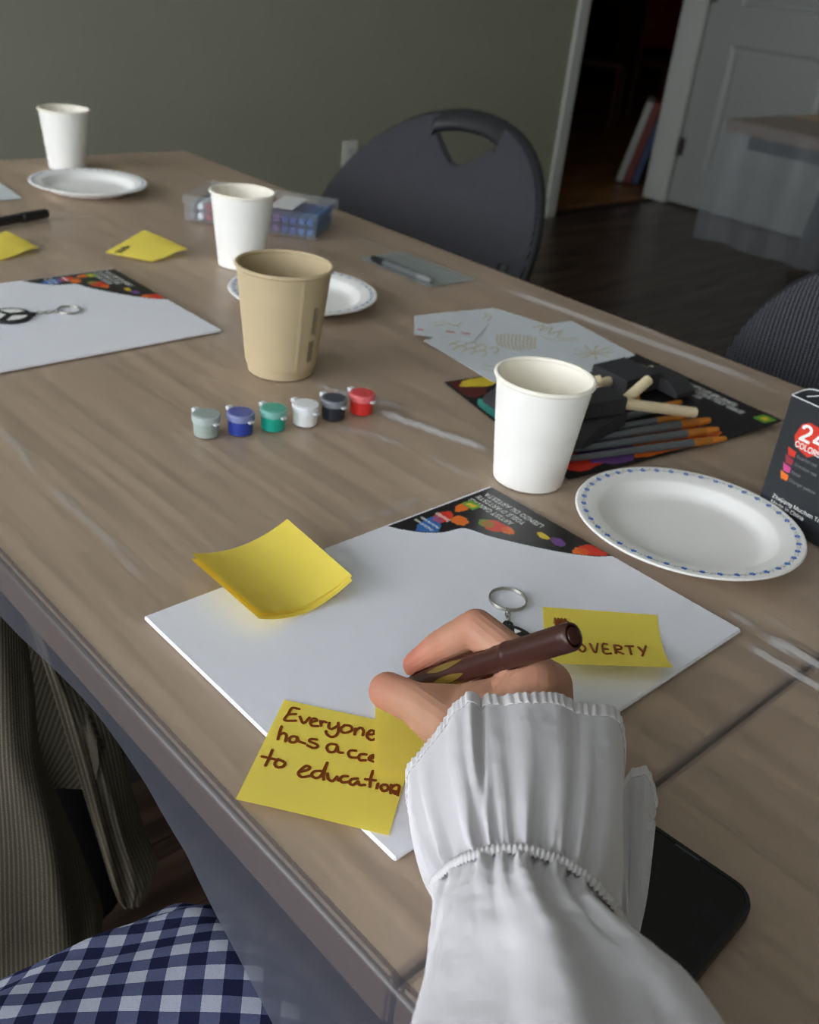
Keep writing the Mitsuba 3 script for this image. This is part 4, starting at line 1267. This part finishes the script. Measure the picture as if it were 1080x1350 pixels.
aeye = math.atan2(to_eye @ yh, to_eye @ xh)
for a0 in (aeye + 0.62, aeye - 0.55):
    rows = []
    for s in np.linspace(0, 1, 14):
        wdt = 0.34 * math.sin(math.pi * s) ** 0.8 + 0.01
        z_ = 0.043 + 0.027 * s
        rows.append([TIP + pdir * z_ + 0.00635 * (math.cos(a0 + k + 0.25 * s) * xh + math.sin(a0 + k + 0.25 * s) * yh) for k in np.linspace(-wdt, wdt, 6)])
    put('brown_marker__leaf_mark', grid_mesh(np.array(rows)), 'm_marker_yellow', True)
tag('brown_marker', 'dark brown marker held in the writing hand, its cap on the back end', 'marker')

# ------------------------------------------------------------------ the writing hand
J = dict(
    wrist=(atd(668, 1030, 0.478), 0.0215),
    i_mcp=(atd(703, 893, 0.497), 0.0125), i_pip=(atd(628, 828, 0.513), 0.0100), i_dip=(atd(580, 852, 0.530), 0.0086), i_tip=(atd(549, 876, 0.541), 0.0074),
    m_mcp=(atd(724, 903, 0.510), 0.0120), m_pip=(atd(650, 862, 0.536), 0.0090), m_dip=(atd(594, 888, 0.548), 0.0078), m_tip=(atd(556, 905, 0.552), 0.0066),
    r_mcp=(atd(727, 930, 0.516), 0.0115), r_pip=(atd(670, 892, 0.551), 0.0086), r_dip=(atd(628, 915, 0.552), 0.0074), r_tip=(atd(620, 938, 0.546), 0.0066),
    p_mcp=(atd(728, 962, 0.515), 0.0108), p_pip=(atd(694, 925, 0.548), 0.0076), p_dip=(atd(662, 941, 0.545), 0.0066), p_tip=(atd(656, 957, 0.541), 0.0060),
    t_cmc=(atd(632, 1020, 0.478), 0.0155), t_mcp=(atd(592, 962, 0.492), 0.0128), t_ip=(atd(549, 928, 0.506), 0.0108), t_tip=(atd(511, 911, 0.520), 0.0100))
FLOORZ = N2 + 0.0012
for k, v_ in list(J.items()):
    p = v_[0].copy()
    p[2] = max(p[2], FLOORZ + v_[1] * 0.93)
    J[k] = (p, v_[1])


def ball(p, r):
    return m3.Manifold.sphere(float(r), 20).translate([float(x) for x in p])


def bone(a, b):
    return m3.Manifold.batch_hull([ball(*J[a]), ball(*J[b])])


def mid(a, b, t, r):
    return (J[a][0] * (1 - t) + J[b][0] * t, r)


FORE = [(J['wrist'][0], 0.0215), (np.array([0.2365, 0.148, B + 0.042]), 0.0245), (np.array([0.195, 0.096, B + 0.047]), 0.031), (np.array([0.12, 0.0, B + 0.066]), 0.038), (np.array([0.06, -0.075, B + 0.085]), 0.041)]
parts = []
for f_ in 'imrp':
    for a, b in (('mcp', 'pip'), ('pip', 'dip'), ('dip', 'tip')):
        parts.append(bone(f'{f_}_{a}', f'{f_}_{b}'))
parts += [bone('t_cmc', 't_mcp'), bone('t_mcp', 't_ip'), bone('t_ip', 't_tip')]
J['t_pad'] = (J['t_tip'][0] + (J['t_tip'][0] - J['t_ip'][0]) * 0.05, 0.0086)
wr = J['wrist'][0]
across = np.cross(FORE[1][0] - wr, [0, 0, 1.0])
across /= np.linalg.norm(across)
W1, W2 = (wr + across * 0.011, 0.0185), (wr - across * 0.011, 0.0185)
parts.append(m3.Manifold.batch_hull([ball(*J['i_mcp']), ball(*J['m_mcp']), ball(*W1), ball(*W2)]))
parts.append(m3.Manifold.batch_hull([ball(*J['m_mcp']), ball(*J['r_mcp']), ball(*W1), ball(*W2)]))
parts.append(m3.Manifold.batch_hull([ball(*J['r_mcp']), ball(*J['p_mcp']), ball(*W1), ball(*W2)]))
# thumb base and the web between thumb and index
parts.append(m3.Manifold.batch_hull([ball(*J['t_cmc']), ball(*W1), ball(*W2), ball(*mid('t_cmc', 'i_mcp', 0.45, 0.012))]))
parts.append(m3.Manifold.batch_hull([ball(*J['t_mcp']), ball(*J['t_cmc']), ball(*mid('t_cmc', 'i_mcp', 0.75, 0.009)), ball(*mid('t_mcp', 'i_mcp', 0.35, 0.007))]))
J['web1'], J['web2'] = (atd(606, 919, 0.512), 0.0066), (atd(655, 912, 0.505), 0.0075)
parts.append(m3.Manifold.batch_hull([ball(*J['t_ip']), ball(*J['t_mcp']), ball(*J['web1']), ball(J['t_ip'][0], 0.0085)]))
parts.append(m3.Manifold.batch_hull([ball(*J['t_mcp']), ball(*J['web1']), ball(*J['web2']), ball(*mid('t_cmc', 'i_mcp', 0.55, 0.011))]))
parts.append(m3.Manifold.batch_hull([ball(*J['i_mcp']), ball(*J['web2']), ball(*mid('t_cmc', 'i_mcp', 0.55, 0.011)), ball(*mid('wrist', 'i_mcp', 0.6, 0.011))]))
parts.append(m3.Manifold.batch_hull([ball(*mid('t_mcp', 'i_mcp', 0.35, 0.006)), ball(*mid('t_mcp', 'i_mcp', 0.7, 0.006)), ball(*mid('wrist', 'i_mcp', 0.7, 0.011)), ball(*mid('wrist', 'i_mcp', 0.45, 0.012))]))
for a, b in zip(FORE[:-1], FORE[1:]):
    parts.append(m3.Manifold.batch_hull([ball(*a), ball(*b)]))
body = m3.Manifold.batch_boolean(parts, m3.OpType.Add)
pen_cut = m3.Manifold.batch_hull([ball(TIP + pdir * 0.012, 0.0045), ball(TIP + pdir * 0.034, 0.0064), ball(TIP + pdir * 0.030, 0.0060)]) + m3.Manifold.batch_hull([ball(TIP + pdir * 0.034, 0.0064), ball(TIP + pdir * 0.094, 0.0066)]) + m3.Manifold.batch_hull([ball(TIP + pdir * 0.098, 0.0074), ball(TIP + pdir * 0.14, 0.0074)])
body = body - pen_cut
body = max(body.decompose(), key=lambda q: q.volume())
hm = tri(body.refine_to_length(0.0024))
hm.merge_vertices()
trimesh.smoothing.filter_taubin(hm, lamb=0.5, nu=0.53, iterations=14)
hv = np.array(hm.vertices)
# creases and knuckles: fine relief along the normals
nn = np.array(hm.vertex_normals)
hv = hv + nn * (0.00035 * (meshkit.fbm(hv * 260, 3, 2) - 0.5))[:, None]
red = np.zeros(len(hv))
for k, w_, rad in (('i_tip', 1.0, 0.020), ('t_tip', 0.6, 0.016), ('i_dip', 0.55, 0.014), ('i_pip', 0.45, 0.014), ('m_tip', 1.0, 0.02), ('m_pip', 0.9, 0.018), ('m_dip', 0.9, 0.018), ('i_mcp', 0.35, 0.016), ('m_mcp', 0.4, 0.016)):
    red = np.maximum(red, w_ * np.exp(-((np.linalg.norm(hv - J[k][0], axis=1) / rad) ** 2)))
mot = meshkit.fbm(hv * 90, 3, 9)[:, None] - 0.5
skin = np.array(S(178, 133, 109)) * (1 - red[:, None]) + np.array(S(184, 110, 93)) * red[:, None]
skin = np.clip(skin * (1 + 0.22 * mot), 0, 1)
scene['person'] = mikit.ply(trimesh.Trimesh(hv, hm.faces, process=False), 'm_skin', smooth=True, color=skin)
tag('person', 'person in a ruffled white blouse writing with a brown marker, only hand and forearm visible', 'person')

# ------------------------------------------------------------------ the sleeve
NA = 420


def ring(ctrl):                                       # closed ring through (angle in degrees, point)
    a = np.array([c[0] for c in ctrl], float)
    p = np.array([c[1] for c in ctrl], float)
    o = np.argsort(a)
    a, p = a[o], p[o]
    A = np.concatenate([a - 360, a, a + 360])
    P = np.vstack([p, p, p])
    th = np.linspace(0, 360, NA, endpoint=False)
    from scipy.interpolate import PchipInterpolator
    return PchipInterpolator(A, P, axis=0)(th)


def px_ring(lst):
    return ring([(a, at(x, y, B + z)) for a, x, y, z in lst])


# angle 180 = left of the photo, 90 = top of the arm, 0 = right, 270 = on the table
HEM = px_ring([(192, 541, 1062, 0.020), (180, 540, 1030, 0.030), (163, 550, 992, 0.044), (146, 572, 957, 0.056), (128, 600, 931, 0.063), (110, 640, 914, 0.068), (92, 690, 918, 0.069), (74, 742, 920, 0.068), (58, 785, 927, 0.064),
               (44, 809, 944, 0.054), (33, 815, 985, 0.040), (25, 813, 1030, 0.026), (18, 814, 1058, 0.016), (12, 820, 1030, 0.013), (5, 834, 1013, 0.012), (-4, 852, 1022, 0.010), (-14, 866, 1056, 0.006), (-28, 856, 1100, 0.0030), (-60, 760, 1085, 0.0030), (-100, 680, 1080, 0.0030), (-140, 585, 1095, 0.004)])
MID1 = px_ring([(192, 545, 1110, 0.024), (180, 543, 1080, 0.034), (163, 552, 1045, 0.050), (146, 575, 1015, 0.062), (128, 607, 993, 0.071), (110, 650, 982, 0.076), (92, 700, 985, 0.077), (74, 748, 992, 0.076), (58, 785, 1003, 0.072),
                (44, 808, 1022, 0.062), (33, 812, 1060, 0.044), (25, 806, 1100, 0.028), (18, 806, 1115, 0.018), (12, 815, 1095, 0.015), (5, 832, 1075, 0.014), (-4, 851, 1085, 0.012), (-14, 860, 1110, 0.007), (-28, 850, 1150, 0.003), (-60, 760, 1150, 0.003), (-100, 690, 1150, 0.003), (-140, 595, 1150, 0.004)])
MID2 = px_ring([(192, 558, 1152, 0.028), (180, 556, 1130, 0.038), (163, 570, 1105, 0.056), (146, 592, 1083, 0.067), (128, 622, 1067, 0.076), (110, 660, 1060, 0.081), (92, 702, 1063, 0.082), (74, 745, 1074, 0.081), (58, 778, 1092, 0.077),
                (44, 800, 1115, 0.067), (33, 812, 1150, 0.052), (25, 815, 1180, 0.038), (18, 820, 1185, 0.028), (12, 826, 1170, 0.022), (5, 834, 1160, 0.019), (-4, 842, 1175, 0.016), (-14, 847, 1200, 0.012), (-28, 838, 1225, 0.006), (-60, 770, 1210, 0.004), (-100, 700, 1210, 0.004), (-140, 605, 1200, 0.006)])
ELA = px_ring([(195, 580, 1182, 0.034), (180, 577, 1165, 0.046), (163, 588, 1150, 0.060), (146, 606, 1137, 0.070), (128, 632, 1127, 0.078), (110, 664, 1121, 0.082), (92, 700, 1124, 0.084), (74, 736, 1136, 0.083), (58, 764, 1153, 0.080),
               (44, 788, 1175, 0.074), (30, 806, 1198, 0.064), (15, 820, 1222, 0.050), (0, 830, 1245, 0.036), (-30, 815, 1262, 0.016), (-60, 770, 1255, 0.008), (-100, 700, 1240, 0.007), (-140, 620, 1215, 0.014)])


def tube_ring(c, a, b, dirv):
    d = np.array(dirv, float)
    d /= np.linalg.norm(d)
    s = np.cross([0, 0, 1.0], d)
    s /= np.linalg.norm(s)
    th = np.radians(np.linspace(0, 360, NA, endpoint=False))
    up = np.cross(d, s)
    return np.array(c) + np.cos(th)[:, None] * a * s + np.sin(th)[:, None] * b * up


fd = FORE[2][0] - FORE[3][0]                          # towards the hand
fd[2] = 0
sgn = 1.0
_s = np.cross([0, 0, 1.0], fd)
if _s @ RIGHT < 0:
    sgn = -1.0


def rest_z(P):
    x, y = P[..., 0], P[..., 1]
    lx, ly = x - pc[0], y - pc[1]
    px_, py_ = lx * math.cos(pr) + ly * math.sin(pr), -lx * math.sin(pr) + ly * math.cos(pr)
    d = np.maximum(np.abs(px_) - PL / 2, np.abs(py_) - PW / 2)
    z = B + 0.0012 + 0.0105 * np.clip(1 - d / 0.006, 0, 1)
    dc = np.maximum(np.maximum(0.2345 - x, x - 0.5393), np.maximum(0.2125 - y, y - 0.4411))
    return np.maximum(z, B + 0.0012 + 0.0052 * np.clip(1 - dc / 0.006, 0, 1))


def arm_ring(x, y, z, a, b):
    R_ = tube_ring([x, y, z], sgn * a, b, fd)
    R_[:, 2] = np.maximum(R_[:, 2], B + 0.0022)
    return R_


E0 = ELA.mean(0)
SL1 = px_ring([(195, 574, 1220, 0.030), (180, 572, 1205, 0.044), (163, 582, 1192, 0.062), (146, 600, 1180, 0.075), (128, 628, 1171, 0.084), (110, 664, 1166, 0.089), (92, 702, 1170, 0.091), (74, 740, 1182, 0.090), (58, 772, 1200, 0.086),
               (44, 798, 1222, 0.078), (30, 818, 1246, 0.066), (15, 832, 1270, 0.050), (0, 842, 1292, 0.034), (-30, 825, 1310, 0.012), (-60, 775, 1300, 0.004), (-100, 700, 1280, 0.004), (-140, 612, 1255, 0.010)])
SL2 = arm_ring(0.1985, 0.100, B + 0.048, 0.0455, 0.047)
SL3 = arm_ring(0.165, 0.057, B + 0.055, 0.056, 0.052)
SL4 = arm_ring(0.12, 0.0, B + 0.066, 0.061, 0.058)
SL5 = arm_ring(0.065, -0.068, B + 0.085, 0.064, 0.062)


def loft(rings, sub, key_rows=None):
    from scipy.interpolate import PchipInterpolator
    k = np.concatenate([[0], np.cumsum([1.0] * (len(rings) - 1))])
    t = np.linspace(0, k[-1], sub)
    return PchipInterpolator(k, np.array(rings), axis=0)(t), t / k[-1]


def closed_grid(P):
    P = np.concatenate([P, P[:, :1]], 1)
    return grid_mesh(P)


def normals_of(P):
    du = np.roll(P, -1, 1) - np.roll(P, 1, 1)
    dv = np.gradient(P, axis=0)
    n = np.cross(du, dv)
    n /= np.linalg.norm(n, axis=2, keepdims=True) + 1e-12
    c = P.mean(1, keepdims=True)
    if ((P - c) * n).sum() < 0:
        n = -n
    return n


th = np.linspace(0, 2 * math.pi, NA, endpoint=False)
fr_ = np.random.default_rng(21)


def pleats(t, sharp, seed, n_lo, n_hi):
    """gathers fan out from the elastic (t = 0) and merge into broader folds"""
    q = np.random.default_rng(seed)
    warp = th + 0.10 * np.sin(3 * th + 1) + 0.07 * np.sin(7 * th + q.random() * 6)
    out = []
    irr = 0.35 + 1.3 * meshkit.noise(np.stack([np.cos(th) * 3.1, np.sin(th) * 3.1, 0 * th + seed], -1), seed)
    for a in t:
        fine = np.sin(n_hi * warp + 1.3 * np.sin(4 * th)) * math.exp(-(a / 0.16) ** 1.3)
        midf = np.sin(n_lo * warp + 0.8 * np.sin(2 * th + 2) + 0.5 * a)
        midf = np.sign(midf) * np.abs(midf) ** sharp
        lo = np.sin(0.37 * n_lo * warp + 2.1 + 0.9 * a)
        env = min(1, a / 0.12) * math.exp(-(a / 0.55) ** 2)
        out.append(0.0013 * fine * irr + 0.0021 * midf * irr * (0.25 + 0.75 * env) * (1 - 0.55 * min(1, a)) + 0.0020 * lo * min(1, a) * irr)
    return np.array(out)


RF, tr = loft([ELA, MID2, MID1, HEM], 72)
nrm = normals_of(RF)
RFO = pleats(tr, 0.8, 5, 21, 52)
dth = (th[None, :] - math.radians(113) - 0.18 * (1 - tr[:, None]) + math.pi) % (2 * math.pi) - math.pi
RFO = RFO - 0.0034 * np.exp(-(dth / 0.035) ** 2) * np.clip((tr[:, None] - 0.30) * 4, 0, 1) + 0.0016 * np.exp(-((dth - 0.07) / 0.05) ** 2) * np.clip((tr[:, None] - 0.30) * 4, 0, 1)
RF = RF + nrm * RFO[:, :, None]
tn = np.gradient(RF, axis=0)
tn /= np.linalg.norm(tn, axis=2, keepdims=True)
wob = 0.0045 * (meshkit.fbm(np.stack([np.cos(th) * 4, np.sin(th) * 4, 0 * th], -1), 3, 12) - 0.5)
RF = RF + tn * (wob[None, :] * np.clip((tr[:, None] - 0.6) / 0.4, 0, 1))[:, :, None]
RF[:, :, 2] = np.maximum(RF[:, :, 2], rest_z(RF))
put('person__blouse_sleeve__ruffle', closed_grid(RF[:68]), 'm_cotton', True)
# hem: a turned, slightly gathered edge
hem = RF[66:]
hn = normals_of(RF)[66:]
gat = 0.00042 * (np.sin(95 * th + 2.2 * np.sin(9 * th) + np.sin(23 * th)) * (0.3 + 1.2 * meshkit.noise(np.stack([th * 9, 0 * th, 0 * th], -1), 2)))[None, :] + 0.0007
hem_o = hem + hn * gat[:, :, None]
hem_i = hem - hn * 0.0005
put('person__blouse_sleeve__hem', closed_grid(np.concatenate([hem_i[::-1][:-1], hem_i[:1] * 0.5 + hem_o[:1] * 0.5, hem_o, hem_o[-1:] * 0.5 + hem_i[-1:] * 0.5, hem_i[-1:]], 0)), 'm_cotton_hem', True)
# elastic band: a gathered ring
er = []
nE = normals_of(np.array([ELA, ELA * 0.9 + SL1 * 0.1, SL1]))[1]
for s_ in np.linspace(-0.10, 0.20, 9):
    base = ELA + (SL1 - ELA) * s_
    bul = 0.0012 + 0.0018 * math.cos((s_ - 0.05) / 0.15 * math.pi / 2)
    er.append(base + nE * (bul + 0.0006 * np.sin(110 * th + 2 * np.sin(5 * th)))[:, None])
er = np.array(er)
er[:, :, 2] = np.maximum(er[:, :, 2], rest_z(er))
put('person__blouse_sleeve__elastic_band', closed_grid(er), 'm_cotton_hem', True)
SV, ts = loft([ELA, SL1, SL2, SL3, SL4, SL5], 120)
ns = normals_of(SV)
ph = np.random.default_rng(8)
fold = pleats(np.clip(ts * 2.2, 0, 3), 0.8, 9, 17, 46) * np.where(ts < 0.5, 1, 1)[:, None] * 0.9
# long slack folds that twist round the arm
for k in range(5):
    a0, tw, wv, hh = ph.random() * 6.28, (ph.random() - 0.5) * 3, 0.16 + 0.12 * ph.random(), 0.0022 + 0.002 * ph.random()
    d_ = (th[None, :] - a0 - tw * ts[:, None] + math.pi) % (2 * math.pi) - math.pi
    fold += hh * np.exp(-(d_ / wv) ** 2) * np.clip(ts * 6, 0, 1)[:, None]
fold += 0.004 * (meshkit.fbm(np.stack([np.cos(th)[None, :] * 2.2 + 0 * ts[:, None], np.sin(th)[None, :] * 2.2 + 0 * ts[:, None], 0 * th[None, :] + ts[:, None] * 9], -1), 3, 4) - 0.5) * np.clip(ts * 5, 0, 1)[:, None]
SV = SV + ns * fold[:, :, None]
SV[:, :, 2] = np.maximum(SV[:, :, 2], rest_z(SV))
put('person__blouse_sleeve', closed_grid(SV), 'm_cotton', True)

# ------------------------------------------------------------------ laps beside the table
gx = np.linspace(-0.16, 0.300, 170)
gt = np.linspace(0, 1, 120)
prof = smooth_line([(0.455, 0.36), (0.452, 0.40), (0.440, 0.46), (0.410, 0.525), (0.370, 0.562), (0.320, 0.580), (0.270, 0.572), (0.225, 0.545), (0.185, 0.525), (0.14, 0.545), (0.08, 0.572), (0.02, 0.57), (-0.05, 0.53), (-0.08, 0.46), (-0.085, 0.38)], 9)
arc = np.concatenate([[0], np.cumsum(np.linalg.norm(np.diff(prof, axis=0), axis=1))])
tt_ = np.linspace(0, arc[-1], 150)
py_, pz_ = np.interp(tt_, arc, prof[:, 0]), np.interp(tt_, arc, prof[:, 1])
GX, GY = np.meshgrid(gx, py_, indexing='ij')
GZ = np.tile(pz_, (len(gx), 1))
GA = np.tile(tt_, (len(gx), 1))
yo = 0.035 * np.clip((GX - 0.05) / 0.25, 0, 1)
GYs = GY - yo
wr_ = 0.010 * (meshkit.fbm(np.stack([GX * 9 + GA * 6, GA * 16 - GX * 7, 0 * GX], -1), 3, 6) - 0.5) + 0.006 * np.exp(-(((GA - 0.16) - 0.25 * GX) / 0.012) ** 2) + 0.005 * np.exp(-(((GA - 0.22) + 0.35 * (GX - 0.1)) / 0.014) ** 2)
GZ2 = GZ + 0.022 + wr_ - 0.30 * (np.clip(GX - 0.200, 0, 1) / 0.100) ** 2.8
GZ2 = np.minimum(GZ2, 0.645)
ca_, sa_ = math.cos(0.62), math.sin(0.62)
uvg = np.column_stack([(ca_ * GX + sa_ * GA).ravel(), (ca_ * GA - sa_ * GX).ravel()])
scene['person_001__gingham_cloth'] = mikit.ply(grid_mesh(np.stack([GX, GYs, GZ2], -1)), 'm_gingham', smooth=True, uv=uvg)
leg = m3.Manifold.batch_hull([ball((-0.15, 0.34, 0.515), 0.050), ball((0.17, 0.305, 0.50), 0.046)])
put('person_001__thigh', tri(leg), 'm_dark_cloth', 40)
leg = m3.Manifold.batch_hull([ball((-0.15, 0.06, 0.505), 0.050), ball((0.17, 0.04, 0.49), 0.046)])
put('person_001__thigh', tri(leg), 'm_dark_cloth', 40)
for yy in (0.30, 0.05):
    put('person_001__lower_leg', tri(m3.Manifold.batch_hull([ball((0.235, yy, 0.46), 0.050), ball((0.25, yy, 0.06), 0.040)])), 'm_dark_cloth', 40)
tag('person_001', 'seated person\'s lap in navy and white gingham, below the near table edge', 'person')

# neighbour: striped shirt tails over a thigh, hanging down beside it
sx_ = np.linspace(-0.05, 0.40, 260)
prof2 = smooth_line([(0.92, 0.56), (0.86, 0.610), (0.78, 0.645), (0.71, 0.650), (0.665, 0.632), (0.642, 0.58), (0.638, 0.50), (0.640, 0.42)], 9)
arc2 = np.concatenate([[0], np.cumsum(np.linalg.norm(np.diff(prof2, axis=0), axis=1))])
t2 = np.linspace(0, 1, 130)
hemz = np.interp(sx_, [-0.05, 0.10, 0.20, 0.262, 0.274, 0.285, 0.30, 0.314, 0.322, 0.40], [0.22, 0.23, 0.25, 0.26, 0.33, 0.285, 0.276, 0.283, 0.33, 0.52])
PP = np.zeros((len(sx_), len(t2), 3))
for i, (xx, hz) in enumerate(zip(sx_, hemz)):
    z_arc = np.interp(hz, prof2[::-1, 1][:len(prof2) - 20], arc2[::-1][:len(prof2) - 20]) if False else arc2[-1] - max(0, (hz - 0.26))
    s_ = t2 * z_arc
    yy, zz = np.interp(s_, arc2, prof2[:, 0]), np.interp(s_, arc2, prof2[:, 1])
    grow = np.clip((0.60 - zz) / 0.25, 0, 1) ** 1.2
    f_ = 0.010 * math.sin(xx * 62 + 0.5) + 0.005 * math.sin(xx * 131 + 2) - 0.040 * math.exp(-((xx - 0.2735) / 0.009) ** 2)
    zig = 0.004 * np.sin(zz * 24 + xx * 20)
    PP[i] = np.column_stack([xx + 0.02 * grow * np.sin(zz * 18), yy + f_ * grow + zig * grow, zz])
uv2 = np.stack([np.tile(sx_[:, None], (1, len(t2))) + 0.16 * t2[None, :] ** 1.5, np.tile(t2[None, :] * 0.6, (len(sx_), 1))], -1).reshape(-1, 2)
scene['person_002__striped_shirt'] = mikit.ply(grid_mesh(PP), 'm_pinstripe', smooth=True, uv=uv2)
leg = m3.Manifold.batch_hull([ball((-0.10, 0.80, 0.54), 0.060), ball((0.30, 0.79, 0.53), 0.056)])
put('person_002__thigh', tri(leg), 'm_dark_cloth', 40)


for yy in (0.80, 0.98):
    put('person_002__lower_leg', tri(m3.Manifold.batch_hull([ball((0.335, yy, 0.50), 0.062), ball((0.33, yy, 0.08), 0.046)])), 'm_dark_cloth', 40)


def on_y(px, py, y):
    d = ray(px, py)
    return EYE + d * (y - EYE[1]) / d[1]


def shirt_tail(left, right, depth, bulge, seed):
    a = smooth_line([on_y(x, y, depth) for x, y in left], 10)
    b = smooth_line([on_y(x, y, depth) for x, y in right], 10)
    n = 70
    ta, tb = np.linspace(0, 1, len(a)), np.linspace(0, 1, len(b))
    t = np.linspace(0, 1, n)
    A_ = np.column_stack([np.interp(t, ta, a[:, k]) for k in range(3)])
    B_ = np.column_stack([np.interp(t, tb, b[:, k]) for k in range(3)])
    u = np.linspace(0, 1, 60)
    P = A_[:, None] * (1 - u)[None, :, None] + B_[:, None] * u[None, :, None]
    w = np.linalg.norm(B_ - A_, axis=1)[:, None]
    f = bulge * (1 - np.abs(2 * u - 1)[None, :] ** 2.2) * np.minimum(1, w / 0.06)
    q = np.random.default_rng(seed)
    for k in range(4):
        c, wd, h = q.random(), 0.07 + 0.08 * q.random(), (0.006 + 0.006 * q.random()) * (1 if bulge > 0.02 else 0.35)
        f = f + h * np.exp(-((u[None, :] - c - 0.15 * np.sin(3 * t[:, None] + k)) / wd) ** 2) * (0.3 + t[:, None])
    P[:, :, 1] -= f
    back = np.linalg.norm(np.gradient(P, axis=1), axis=2)
    uu = np.cumsum(back, axis=1)
    vv = np.tile(np.linspace(0, 0.35, n)[:, None], (1, 60))
    return grid_mesh(P), np.stack([uu, vv], -1).reshape(-1, 2)


for left, right, dep, bul, sd in (([(-130, 700), (-120, 860), (-110, 1000), (-110, 1150), (-110, 1330)], [(22, 770), (42, 900), (52, 990), (82, 1066), (108, 1130), (134, 1205), (120, 1290)], 0.600, 0.030, 1),
                                  ([(10, 740), (62, 890), (93, 990), (122, 1085), (147, 1170), (160, 1192)], [(50, 800), (92, 880), (148, 960), (186, 1078), (207, 1140), (190, 1188)], 0.630, 0.009, 2)):
    g_, uv_ = shirt_tail(left, right, dep, bul, sd)
    k_ = 'person_002__shirt_tail' + ('_001' if sd == 2 else '')
    scene[k_] = mikit.ply(g_, 'm_pinstripe', smooth=True, uv=uv_)
tag('person_002', 'neighbour\'s lap and grey pinstriped shirt tails hanging beside the table, left edge', 'person')
